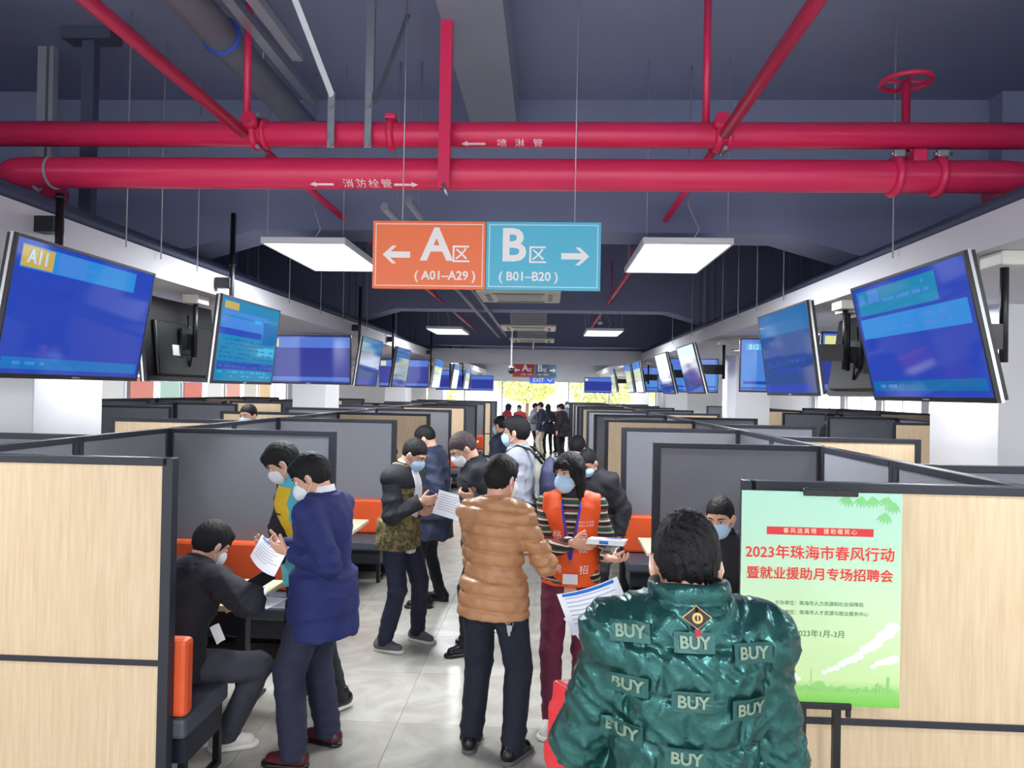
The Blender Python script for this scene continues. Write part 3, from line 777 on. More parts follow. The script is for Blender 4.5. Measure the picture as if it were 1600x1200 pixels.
tv(1.82, 9.41, 2.37, -HP, R(15), 'dim', 'aisle-facing television on the right, third from the camera', ZD, box=True, off=0.40)
tv(1.80, 11.31, 2.36, -HP, R(14), 'dim', 'aisle-facing television on the right, fourth from the camera', ZD, box=True, off=0.40)
tv(1.80, 14.6, 2.37, -HP, R(10), 'dim', 'aisle-facing television on the right, fifth from the camera', ZD, box=True, off=0.40)
tv(1.80, 16.2, 2.37, -HP, R(10), 'dim', 'aisle-facing television on the right, sixth from the camera', ZD, box=True, off=0.40)
tv(1.80, 20.0, 2.37, -HP, R(10), 'dim', 'aisle-facing television on the right, seventh from the camera', ZD, box=True, off=0.40)
# screens that face the camera, below the side ceilings
tv(-3.07, 9.35, 2.405, R(-3), R(2), 'front', 'frontal indigo television left of the aisle with yellow badge', ZD, box=True)
tv(-3.2, 16.3, 2.40, 0, R(2), 'front', 'frontal indigo television behind the fourth left screen', ZD, box=True)
tv(-2.95, 23.0, 2.36, 0, R(3), 'front', 'frontal indigo television in the far left row near the exit', ZD, box=True)
tv(-2.75, 30.0, 2.35, 0, R(4), 'front', 'small far frontal television left of the bright doorway', ZD, box=True)
tv(2.80, 8.75, 2.405, 0, R(2), 'b12', 'frontal television showing B12 right of the aisle', ZD, ('B12', 0.135, 0.85, 0.075), box=True)
tv(2.6, 13.8, 2.40, 0, R(2), 'b12', 'frontal blue television behind the third right screen', ZD, box=True)
tv(2.7, 18.6, 2.40, 0, R(2), 'b12', 'frontal blue television behind the sixth right screen', ZD, box=True)
tv(2.05, 30.0, 2.35, 0, R(4), 'front', 'small far frontal television right of the bright doorway', ZD, box=True)
tv(-4.24, 5.05, 2.40, 0, R(3), 'blue', 'frontal television cut off at the left edge behind the A11 screen', ZD, box=True)
# screens seen from behind
tv(-2.88, 5.62, 2.385, -HP, R(6), 'dim', 'black back of a television facing away, left beside the A11 screen', ZD, box=True)
tv(2.38, 5.66, 2.37, HP, R(9), 'dim', 'black back of a television facing away, right of the aisle', ZD, box=True)
tv(3.3, 7.7, 2.40, R(10), R(3), 'front', 'small blue television seen between the black back and the right screen', ZD, box=True)

# ------------------------------------------------------------------ poster stand
def poster_mat():
    m = mat('poster_print', (190, 226, 200), rough=0.4, var=0.0)
    nt = m.node_tree; b = nt.nodes['Principled BSDF']
    tc = nt.nodes.new('ShaderNodeTexCoord'); sp = nt.nodes.new('ShaderNodeSeparateXYZ')
    nt.links.new(tc.outputs['Object'], sp.inputs[0])
    mr = nt.nodes.new('ShaderNodeMapRange'); mr.inputs['From Min'].default_value = 0.0; mr.inputs['From Max'].default_value = 0.81
    nt.links.new(sp.outputs['Z'], mr.inputs['Value'])
    rp = nt.nodes.new('ShaderNodeValToRGB'); els = rp.color_ramp.elements
    stops = [(0.0, (120, 205, 80)), (0.06, (150, 216, 110)), (0.12, (206, 236, 170)), (0.45, (208, 238, 190)), (0.75, (182, 224, 196)), (1.0, (172, 220, 200))]
    while len(els) < len(stops): els.new(0.5)
    for e, (p, c) in zip(els, stops): e.position = p; e.color = lin(c) + (1,)
    nt.links.new(mr.outputs['Result'], rp.inputs['Fac']); nt.links.new(rp.outputs['Color'], b.inputs['Base Color'])
    return m
M_cloud = mat('poster_cloud_print', (240, 248, 238), rough=0.4, var=0.0); M_leaf = mat('poster_leaf_print', (128, 204, 126), rough=0.4, var=0.1)
M_city = mat('poster_city_print', (150, 214, 122), rough=0.4, var=0.1); M_prred = mat('poster_red_print', (214, 42, 48), rough=0.4, var=0.03)
M_prgold = mat('poster_halo_print', (250, 232, 190), rough=0.4, var=0.02); M_prgreen = mat('poster_dark_green_print', (40, 110, 70), rough=0.4)
ps = empty('poster_stand', (1.054, 2.87, 0))
PB = 0.876
po = MB().box(-0.30, 0.30, -0.004, 0.004, 0, 0.81).build('poster', poster_mat(), ps, (0, 0, PB))
def flat(name, m, sets, e):
    mb = MB()
    for i, pts in enumerate(sets): mb.add([(x, e - i * 0.00002, z) for x, z in pts], [tuple(range(len(pts)))])
    o = mb.build(name, m, po); o['kind'] = 'stuff'; return o
rr = random.Random(3)
cl = []
def blob(x, z, r, n=14): return [(x + r * math.cos(2 * math.pi * k / n), z + r * 0.8 * math.sin(2 * math.pi * k / n)) for k in range(n)]
for (xa, za, xb, zb, n, r0, r1) in ((0.02, 0.13, 0.275, 0.30, 13, 0.012, 0.028), (-0.08, 0.10, -0.18, 0.21, 8, 0.012, 0.02), (0.20, 0.16, 0.28, 0.19, 5, 0.012, 0.02)):
    for k in range(n):
        t = k / (n - 1); x = xa + (xb - xa) * t; z = za + (zb - za) * t ** 1.3 + rr.uniform(-.006, .006); r = r0 + (r1 - r0) * t
        cl.append([(px, pz) for px, pz in blob(min(x, 0.298 - r), z, r)])
flat('cloud_print', M_cloud, cl, -0.0046)
ct = []
for k in range(44):
    x = -0.29 + k * 0.0132; h = rr.choice((0.006, 0.012, 0.018, 0.012)) + (0.045 if k in (5, 41) else 0.02 if k in (38, 39) else 0)
    ct.append([(x, 0.055), (x + 0.010, 0.055), (x + 0.010, 0.06 + h), (x, 0.06 + h)])
ct.append([(-0.032, 0.06), (-0.028, 0.06), (-0.029, 0.14), (-0.031, 0.14)]); ct.append(blob(0.0, 0.075, 0.022)); 
flat('skyline_print', M_city, ct, -0.0050)
lf = []
for (bx, bz, ang) in ((0.10, 0.80, -1.9), (0.15, 0.80, -1.7), (0.19, 0.80, -1.5), (0.25, 0.80, -1.9), (0.27, 0.78, -1.7), (0.24, 0.74, -1.75)):
    for q in range(5):
        a = ang + (q - 2) * 0.33; L = 0.05
        dx, dz = math.cos(a), math.sin(a)
        lf.append([(bx, bz), (bx + dx * L * .5 - dz * .006, bz + dz * L * .5 + dx * .006), (bx + dx * L, bz + dz * L), (bx + dx * L * .5 + dz * .006, bz + dz * L * .5 - dx * .006)])
lf = [[(min(x, 0.299), min(z, 0.809)) for x, z in p] for p in lf]
flat('leaf_print', M_leaf, lf, -0.0046)
flat('headline_ribbon', M_prred, [[(-0.205, 0.645), (0.195, 0.645), (0.195, 0.675), (-0.205, 0.675)]], -0.0046)
text('春风送真情  援助暖民心', 0.0215, M_prgold, po, facing(-0.005, -0.0050, 0.660), spacing=1.42, extrude=0.0002)
for s, z in (('2023年珠海市春风行动', 0.575), ('暨就业援助月专场招聘会', 0.495)):
    sz = 0.056 if '2' in s else 0.050
    sp_ = 1.0 if '2' in s else 1.0
    text_bold(s, sz, M_prgold, po, facing(-0.005, -0.0046, z), 0.0026, name='lettering_halo')
    text_bold(s, sz, M_prred, po, facing(-0.005, -0.0060, z), 0.0009)
text('主办单位：珠海市人力资源和社会保障局', 0.0185, M_prgreen, po, facing(-0.005, -0.0046, 0.385), extrude=0.0002)
text('承办单位：珠海市人才资源与就业服务中心', 0.0185, M_prgreen, po, facing(0.005, -0.0046, 0.350), extrude=0.0002)
text('2023年1月-3月', 0.030, M_prgreen, po, facing(0.0, -0.0046, 0.270), extrude=0.0002)
for x in (-0.055, 0.075):
    MB().box(x - 0.014, x + 0.014, 0.008, 0.03, 0.03, 1.70).build('upright', M_black, ps)
MB().box(-0.07, 0.135, -0.012, 0.012, PB + 0.796, PB + 0.822, bev=0.003).build('top_clamp', M_black, ps)
MB().box(-0.08, 0.12, -0.014, 0.014, PB - 0.012, PB + 0.012, bev=0.003).build('bottom_clamp', M_black, ps)
MB().box(0.10, 0.118, -0.014, 0.0, PB - 0.04, PB - 0.012, bev=0.003).build('clamp_hook', M_black, ps)
MB().box(-0.2, 0.22, -0.18, 0.18, 0, 0.03, bev=0.008).build('base', M_black, ps)
tag(ps, 'green job fair poster on a black stand before the right wooden partition', 'poster stand')

# ------------------------------------------------------------------ left window wall posters and outdoors
pcols = [((226, 218, 200), 'beige'), ((240, 240, 240), 'white'), ((246, 160, 146), 'red'), ((204, 236, 224), 'mint'), ((246, 150, 138), 'scarlet'), ((246, 248, 248), 'plain white'), ((248, 190, 176), 'salmon'), ((228, 224, 212), 'cream'), ((248, 214, 168), 'apricot')]
for i, (c, n) in enumerate(pcols):
    y = 16.6 + i * 1.45
    q = empty('wall_poster', (XL + 0.13, y, 1.5))
    MB().box(-0.115, -0.105, -0.55, 0.55, 0.02, 0.72).build('sheet', mat('poster_sheet_' + n.replace(' ', '_'), c, rough=0.6, emit=c, es=0.6), q)  # pale colour and emission put overexposed window light into the sheet
    MB().box(-0.116, -0.102, -0.57, 0.57, 0.0, 0.02).box(-0.116, -0.102, -0.57, 0.57, 0.72, 0.74).build('hanging_bar', M_alu, q)
    tag(q, '%s notice board with added glow on the left window wall, %s from the camera' % (n, ORD[i]), 'notice board', 'notice boards on the window wall')
M_trunk = mat('tree_bark', (110, 90, 70), rough=0.9)
M_fol = mat('sunlit_foliage', (214, 218, 150), rough=0.8, var=0.4, vscale=3)
def tree(x, y, h, r, seed, label):
    t = empty('tree', (x, y, 0)); rg = np.random.default_rng(seed)
    MB().tube([(0, 0, 0), (0.05, 0, h * 0.5), (0, 0.05, h * 0.8)], [0.12, 0.09, 0.05], 8).build('trunk', M_trunk, t)
    n = 1500; p = rg.normal(size=(n, 3)); p /= np.linalg.norm(p, axis=1)[:, None]; p *= r * rg.uniform(0.4, 1, (n, 1)) ** 0.5
    p[:, 2] = p[:, 2] * 0.8 + h * 0.62
    mb = MB()
    for q in p:
        a, b, c = [Vector(v) * 0.16 for v in rg.normal(size=(3, 3))]
        q = Vector(q); q.z = max(q.z, 0.3)
        mb.add([q + a, q + b, q + c], [(0, 1, 2)])
    f = mb.build('foliage', M_fol, t); f['kind'] = 'stuff'
    tag(t, label, 'tree', 'trees outside the exit')
for i, (x, y, h, r) in enumerate(((-6.5, 40, 4.2, 2.0), (-1.2, 44, 4.6, 1.9), (3.0, 40, 4.0, 1.9), (7.6, 44, 4.5, 2.1))):
    tree(x, y, h, r, i, 'pale sunlit tree outside the glazed exit, %s from the left' % ORD[i])
# ------------------------------------------------------------------ people: bodies and clothes as smooth distance fields turned into meshes
V3 = lambda *a: np.array(a, float)
def rotx(a): c, s = math.cos(a), math.sin(a); return np.array([[1, 0, 0], [0, c, -s], [0, s, c]])
def roty(a): c, s = math.cos(a), math.sin(a); return np.array([[c, 0, s], [0, 1, 0], [-s, 0, c]])
def rotz(a): c, s = math.cos(a), math.sin(a); return np.array([[c, -s, 0], [s, c, 0], [0, 0, 1]])
def unit(v): v = np.asarray(v, float); return v / (np.linalg.norm(v) + 1e-9)
def smin(a, b, k):
    h = np.clip(0.5 + 0.5 * (b - a) / k, 0, 1)
    return b * (1 - h) + a * h - k * h * (1 - h)

class Shape:
    def __init__(s): s.ops = []; s.lo = np.full(3, 9.0); s.hi = np.full(3, -9.0)
    def _grow(s, lo, hi): s.lo = np.minimum(s.lo, lo); s.hi = np.maximum(s.hi, hi)
    def fn(s, f, lo, hi, k=0.02):
        lo, hi = np.asarray(lo, float), np.asarray(hi, float)
        s.ops.append(('add', f, lo, hi, k)); s._grow(lo, hi); return s
    def cone(s, a, b, r1, r2, k=0.02, sub=False):
        a, b = np.asarray(a, float), np.asarray(b, float); ba = b - a; L2 = ba @ ba + 1e-12
        def f(x, y, z):
            px, py, pz = x - a[0], y - a[1], z - a[2]
            t = np.clip((px * ba[0] + py * ba[1] + pz * ba[2]) / L2, 0, 1)
            return np.sqrt((px - t * ba[0]) ** 2 + (py - t * ba[1]) ** 2 + (pz - t * ba[2]) ** 2) - (r1 + (r2 - r1) * t)
        m = max(r1, r2)
        if sub: s.ops.append(('sub', f, None, None, k)); return s
        return s.fn(f, np.minimum(a, b) - m, np.maximum(a, b) + m, k)
    def ell(s, c, r, M=None, k=0.02, sub=False):
        c, r = np.asarray(c, float), np.asarray(r, float); Mi = np.eye(3) if M is None else np.asarray(M).T
        rm = r.min()
        def f(x, y, z):
            px, py, pz = x - c[0], y - c[1], z - c[2]
            q = [(Mi[i, 0] * px + Mi[i, 1] * py + Mi[i, 2] * pz) / r[i] for i in range(3)]
            n = np.sqrt(q[0] ** 2 + q[1] ** 2 + q[2] ** 2)
            g = np.sqrt((q[0] / r[0]) ** 2 + (q[1] / r[1]) ** 2 + (q[2] / r[2]) ** 2) + 1e-9
            return n * (n - 1.0) / g
        e = np.full(3, r.max()) if M is not None else r
        if sub: s.ops.append(('sub', f, None, None, k)); return s
        return s.fn(f, c - e, c + e, k)
    def cut(s, f): s.ops.append(('cut', f, None, None, 0)); return s
    def disp(s, f): s.ops.append(('disp', f, None, None, 0)); return s
    def value(s, P):
        x, y, z = P[:, 0], P[:, 1], P[:, 2]; d = np.full(len(P), 1.0)
        for o in s.ops: d = s._apply(o, d, x, y, z)
        return d
    @staticmethod
    def _apply(o, d, x, y, z):
        kind, f, lo, hi, k = o
        if kind == 'add': return smin(d, f(x, y, z), k)
        if kind == 'sub': return -smin(-d, f(x, y, z), k)
        if kind == 'cut': return np.maximum(d, f(x, y, z))
        return d + f(x, y, z)
    def mesh(s, h, pad=0.03):
        lo, hi = s.lo - pad, s.hi + pad
        n = np.ceil((hi - lo) / h).astype(int) + 1
        ax = [(lo[i] + h * np.arange(n[i])).astype(np.float32) for i in range(3)]
        vol = np.full(n, 1.0, np.float32)
        for o in s.ops:
            if o[0] == 'add':
                m = o[4] + 2.5 * h + 0.012
                i0 = np.clip(np.floor((o[2] - m - lo) / h).astype(int), 0, n); i1 = np.clip(np.ceil((o[3] + m - lo) / h).astype(int) + 1, 0, n)
                sl = tuple(slice(a, b) for a, b in zip(i0, i1))
            else: sl = (slice(None),) * 3
            x = ax[0][sl[0]][:, None, None]; y = ax[1][sl[1]][None, :, None]; z = ax[2][sl[2]][None, None, :]
            vol[sl] = s._apply(o, vol[sl], x, y, z)
        vol[0] = vol[-1] = 1; vol[:, 0] = vol[:, -1] = 1; vol[:, :, 0] = vol[:, :, -1] = 1
        return nets(vol, lo, h)

_C8 = [(i, j, k) for i in (0, 1) for j in (0, 1) for k in (0, 1)]
_E12 = [(a, b) for a in range(8) for b in range(a + 1, 8) if sum(abs(p - q) for p, q in zip(_C8[a], _C8[b])) == 1]
def nets(vol, o, h):
    sg = vol < 0
    cnt = np.zeros(tuple(np.array(vol.shape) - 1), np.int8)
    for i, j, k in _C8: cnt += sg[i:vol.shape[0] - 1 + i, j:vol.shape[1] - 1 + j, k:vol.shape[2] - 1 + k]
    mask = (cnt > 0) & (cnt < 8)
    idx = np.argwhere(mask); n = len(idx)
    ids = np.full(mask.shape, -1, np.int64); ids[mask] = np.arange(n)
    vals = [vol[idx[:, 0] + i, idx[:, 1] + j, idx[:, 2] + k] for i, j, k in _C8]
    acc = np.zeros((n, 3)); num = np.zeros(n)
    for a, b in _E12:
        va, vb = vals[a], vals[b]; m = (va < 0) != (vb < 0)
        t = va[m] / (va[m] - vb[m])
        pa, pb = np.array(_C8[a], float), np.array(_C8[b], float)
        acc[m] += pa + (pb - pa) * t[:, None]; num[m] += 1
    v = (idx + acc / np.maximum(num, 1)[:, None]) * h + o
    quads = []
    for axd in range(3):
        u, w = (axd + 1) % 3, (axd + 2) % 3
        s0 = [slice(None)] * 3; s1 = [slice(None)] * 3
        s0[axd] = slice(0, -1); s1[axd] = slice(1, None)
        for q in (u, w): s0[q] = slice(1, -1); s1[q] = slice(1, -1)
        A, B = sg[tuple(s0)], sg[tuple(s1)]
        e = np.argwhere(A != B); flip = A[tuple(e.T)]
        e[:, u] += 1; e[:, w] += 1
        def cid(du, dw):
            c = e.copy(); c[:, u] += du; c[:, w] += dw; return ids[tuple(c.T)]
        q4 = np.stack([cid(-1, -1), cid(0, -1), cid(0, 0), cid(-1, 0)], 1)
        q4[~flip] = q4[~flip][:, ::-1]
        quads.append(q4)
    return v, np.concatenate(quads)

def sdf_obj(name, parts, m, parent=None):
    """one mesh object out of one or several (verts, quads)"""
    vs, qs, n = [], [], 0
    for v, q in parts:
        vs.append(v); qs.append(q + n); n += len(v)
    v = np.concatenate(vs); q = np.concatenate(qs)
    me = bpy.data.meshes.new(name)
    me.vertices.add(len(v)); me.vertices.foreach_set('co', v.astype(np.float32).ravel())
    me.loops.add(q.size); me.loops.foreach_set('vertex_index', q.astype(np.int32).ravel())
    me.polygons.add(len(q)); me.polygons.foreach_set('loop_start', np.arange(0, q.size, 4, dtype=np.int32))
    me.polygons.foreach_set('use_smooth', np.ones(len(q), bool))
    me.update(calc_edges=True); me.validate()
    me.materials.append(m)
    return link(name, me, parent)

def ik(a, c, l1, l2, hint):
    d = c - a; L = np.linalg.norm(d)
    if L > (l1 + l2) * 0.995: c = a + d / L * (l1 + l2) * 0.995; d = c - a; L = np.linalg.norm(d)
    u = d / L; x = (l1 * l1 - l2 * l2 + L * L) / (2 * L); hh = math.sqrt(max(l1 * l1 - x * x, 0))
    n = np.asarray(hint, float); n = unit(n - u * (n @ u))
    return a + u * x + n * hh, c

SECT = np.array([(-0.40, .185, .140, .0), (-0.20, .175, .130, .0), (-0.10, .168, .122, .0), (0.0, .162, .116, .0), (0.12, .148, .106, .003), (0.24, .158, .112, .006), (0.35, .172, .118, .006), (0.42, .165, .104, .0), (0.465, .125, .085, -.006), (0.50, .075, .066, -.008), (0.56, .055, .055, -.006)])
def loft(P, o, zlo=-0.40, zhi=0.56, oz=None):
    """distance function of the torso, o metres larger than the body"""
    pel, Rt, s = P['pel'], P['Rt'], P['s']
    zz = np.linspace(-0.42, 0.58, 60)
    rx = np.interp(zz, SECT[:, 0], SECT[:, 1]); ry = np.interp(zz, SECT[:, 0], SECT[:, 2]); yc = np.interp(zz, SECT[:, 0], SECT[:, 3])
    kern = np.array([1, 2, 3, 2, 1]) / 9.0
    rx, ry = [np.convolve(np.pad(r, 2, mode='edge'), kern, 'valid') for r in (rx, ry)]
    rx = rx * P['wide'] + o; ry = ry * P['deep'] + o
    def f(x, y, z):
        px, py, pz = x - pel[0], y - pel[1], z - pel[2]
        qx = (Rt[0, 0] * px + Rt[1, 0] * py + Rt[2, 0] * pz) / s
        qy = (Rt[0, 1] * px + Rt[1, 1] * py + Rt[2, 1] * pz) / s
        qz = (Rt[0, 2] * px + Rt[1, 2] * py + Rt[2, 2] * pz) / s
        a, b, c = np.interp(qz, zz, rx), np.interp(qz, zz, ry), np.interp(qz, zz, yc)
        k = np.sqrt((qx / a) ** 2 + ((qy - c) / b) ** 2)
        d = (k - 1) * np.minimum(a, b)
        return np.maximum(np.maximum(d, zlo - qz), qz - zhi) * s
    pts = np.array([P['T'](x, y, z) for x in (-.26, .26) for y in (-.2, .2) for z in (zlo, zhi)])
    return f, pts.min(0), pts.max(0)
def plane(p, n):
    n = unit(n); c = n @ p
    return lambda x, y, z: n[0] * x + n[1] * y + n[2] * z - c
def folds(amp, sd=0.0):
    def f(x, y, z):
        u = 15 * z + 8 * x + 4 * y + 1.6 * np.sin(7 * x + 9 * y + sd) + 1.2 * np.sin(11 * z + sd)
        v = 19 * z - 10 * x + 7 * y + 1.5 * np.sin(8 * z - 6 * y + 2 * sd)
        m = 0.5 + 0.5 * np.sin(6 * x - 5 * z + 4 * y + 3 * sd)
        return amp * (1.5 * m * (np.abs(np.sin(u)) ** 0.7 - 0.6) + 1.2 * (1 - m) * (np.abs(np.sin(v)) ** 0.7 - 0.6) + 0.3 * np.sin(47 * x - 29 * z + 2 * np.sin(17 * z + 5 * y)))
    return f
def folds_soft(amp, sd=0.0):
    return lambda x, y, z: amp * (0.5 * np.sin(31 * z + 9 * x + 2.2 * np.sin(13 * y + sd) + sd) + 0.35 * np.sin(47 * x - 19 * z + 2 * np.sin(17 * z + 5 * y) + 2 * sd) + 0.3 * np.sin(23 * y + 40 * z + 3 * np.sin(21 * x)))

M_skin = mat('skin', (214, 164, 138), rough=0.5, var=0.05, vscale=14)
M_hair = mat('black_hair', (17, 16, 19), rough=0.55, var=0.35, vscale=70, bump=0.5, bscale=190, spec=0.3)
M_hair2 = mat('greying_brown_hair', (66, 54, 58), rough=0.55, var=0.45, vscale=40, bump=0.4, bscale=190, spec=0.3)
M_maskb = mat('light_blue_mask', (186, 220, 246), rough=0.7, var=0.04)
M_maskw = mat('white_mask', (236, 240, 246), rough=0.7, var=0.03)
M_eye = mat('eye_dark', (28, 20, 18), rough=0.15); M_eyew = mat('eye_white', (232, 228, 224), rough=0.25)
M_loop = mat('mask_loop', (240, 242, 246), rough=0.7)
LOD = [dict(c=0.0100, h=0.0055, n=0.0045, f=0.008, b=0.022), dict(c=0.0145, h=0.0075, n=0.006, f=0.011, b=0.03), dict(c=0.024, h=0.0135, n=0.011, f=0.016, b=0.04)]

def at_y(px, py, Y):
    d = _f * PXF + _r * (px - 800) + _u * (600 - py); t = Y / d.y
    return V3(d.x * t, Y, 2.05 + d.z * t)
def at_zf(px, py, Z=0.0):
    d = _f * PXF + _r * (px - 800) + _u * (600 - py); t = (Z - 2.05) / d.z
    return V3(d.x * t, d.y * t, Z)

def skeleton(S):
    """joints in the person's own frame: +Y is where the chest faces, +X the person's right"""
    H = S.get('H', 1.72); s = H / 1.72; P = dict(s=s, wide=S.get('wide', 1.0), deep=S.get('deep', 1.0))
    th = S['heading']; P['th'] = th
    Rw = rotz(th); org = V3(S['pos'][0], S['pos'][1], 0)
    loc = lambda w: Rw.T @ (np.asarray(w, float) - org)
    P['loc'] = loc; P['org'] = org; P['Rw'] = Rw
    seated = S.get('seat'); pz = (seated + 0.145) if seated else 0.95 * s
    pel = V3(0, S.get('pely', 0.0), pz); P['pel'] = pel
    Rt = rotz(S.get('twist', 0.0)) @ roty(S.get('side', 0.0)) @ rotx(-S.get('lean', 0.03)); P['Rt'] = Rt
    T = lambda x, y, z: pel + Rt @ V3(x, y, z) * s
    P['T'] = T
    hp, hy, hr = S.get('head', (0.1, 0, 0))
    Rh = rotz(hy) @ rotx(-hp) @ roty(hr); P['Rh'] = Rh
    N = T(0, 0.0, 0.515 - S.get('neck', 0.0))
    P['N'] = N; P['hc'] = N + Rh @ V3(0, 0.022, 0.112) * s
    P['Hd'] = lambda x, y, z: P['hc'] + Rh @ V3(x, y, z) * s
    for sd, sx in (('R', 1), ('L', -1)):
        sh = T(sx * 0.178 * P['wide'], -0.008, 0.425); P['sh' + sd] = sh
        tgt = S.get('hand' + sd)
        tgt = loc(tgt) if tgt is not None else T(0, 0, 0) + V3(sx * 0.25, 0.05, -0.10) * s
        hint = S.get('elb' + sd); hint = Rw.T @ np.asarray(hint, float) if hint is not None else V3(sx * 0.5, -0.6, -0.6)
        el, wr = ik(sh, tgt, 0.295 * s, 0.25 * s, hint); P['el' + sd] = el; P['wr' + sd] = wr
        hip = pel + rotz(0) @ V3(sx * 0.088, 0, -0.03) * s
        ft = S.get('foot' + sd)
        if ft is None: ft = (Rw @ V3(sx * 0.11 * s, 0.0 if sd == 'R' else 0.03, 0) + org)
        fl_ = loc(V3(ft[0], ft[1], 0)); fr = S.get('toe' + sd, -sx * 0.18)
        fz = ft[2] if len(ft) > 2 else 0.0
        an = V3(fl_[0], fl_[1], 0.085 * s + fz)
        kh = S.get('knee' + sd); kh = Rw.T @ np.asarray(kh, float) if kh is not None else V3(sx * 0.12, 1, 0.1)
        kn, an2 = ik(hip, an, 0.435 * s, 0.425 * s, kh)
        P['hip' + sd], P['kn' + sd], P['an' + sd], P['toe' + sd] = hip, kn, an2, fr
    return P

def hand_shape(P, S, sd):
    s = P['s']; sx = 1 if sd == 'R' else -1
    w = P['wr' + sd]; fa = unit(w - P['el' + sd])
    f = S.get('fdir' + sd); f = unit(P['Rw'].T @ np.asarray(f, float)) if f is not None else fa
    n = S.get('palm' + sd); n = P['Rw'].T @ np.asarray(n, float) if n is not None else V3(-sx, 0, -0.3)
    n = unit(n - f * (n @ f)); t = np.cross(f, n) * sx
    curl = S.get('curl' + sd, 0.5)
    M = np.stack([t, f, n], 1)
    q = Shape().cone(w - fa * 0.06 * s, w + f * 0.01 * s, 0.026 * s, 0.025 * s, 0.01)
    q.ell(w + f * 0.052 * s, V3(0.041, 0.056, 0.0155) * s, M, 0.012)
    for off, L, b in ((0.029, 0.072, 0.088), (0.0095, 0.080, 0.094), (-0.0100, 0.074, 0.090), (-0.0285, 0.058, 0.082)):
        p = w + (f * b + t * off) * s; a = curl * 0.6
        for seg, dr in ((0.46, 0.9), (0.30, 0.8), (0.24, 0.5)):
            d = f * math.cos(a) + n * math.sin(a); p2 = p + d * L * seg * s
            q.cone(p, p2, 0.0088 * s, 0.0080 * s, 0.004); p = p2; a += curl * dr
    p = w + (f * 0.022 + t * 0.030) * s; d = unit(f * 0.62 + t * 0.62 + n * 0.35 * (1 + curl))
    p2 = p + d * 0.040 * s; d2 = unit(d + n * 0.5 * curl + f * 0.4); q.cone(p, p2, 0.0125 * s, 0.0105 * s, 0.006); q.cone(p2, p2 + d2 * 0.032 * s, 0.0100 * s, 0.0085 * s, 0.004)
    P['palm' + sd] = w + f * 0.075 * s + n * 0.02 * s
    return q

def head_shape(P):
    s = P['s']; Hd = P['Hd']; Rh = P['Rh']
    q = Shape()
    q.cone(P['T'](0, -0.012, 0.44), Hd(0, -0.030, -0.055), 0.060 * s, 0.053 * s, 0.03)
    q.ell(Hd(0, -0.012, 0.030), V3(0.0765, 0.095, 0.094) * s, Rh, 0.02)
    q.ell(Hd(0, 0.020, -0.045), V3(0.060, 0.070, 0.068) * s, Rh, 0.035)
    q.cone(Hd(0, 0.082, 0.018), Hd(0, 0.100, -0.022), 0.008 * s, 0.0145 * s, 0.012)
    q.cone(Hd(-0.012, 0.078, -0.062), Hd(0.012, 0.078, -0.062), 0.010 * s, 0.010 * s, 0.012)
    q.ell(Hd(0, 0.072, -0.098), V3(0.022, 0.018, 0.016) * s, Rh, 0.02)
    for sx in (1, -1):
        q.cone(Hd(sx * 0.014, 0.083, 0.030), Hd(sx * 0.050, 0.066, 0.032), 0.009 * s, 0.008 * s, 0.012)     # brow ridge
        q.ell(Hd(sx * 0.031, 0.094, 0.010), V3(0.016, 0.012, 0.010) * s, Rh, 0.01, sub=True)
        q.ell(Hd(sx * 0.079, -0.006, -0.004), V3(0.011, 0.019, 0.031) * s, Rh @ rotz(sx * 0.35), 0.008)
    return q

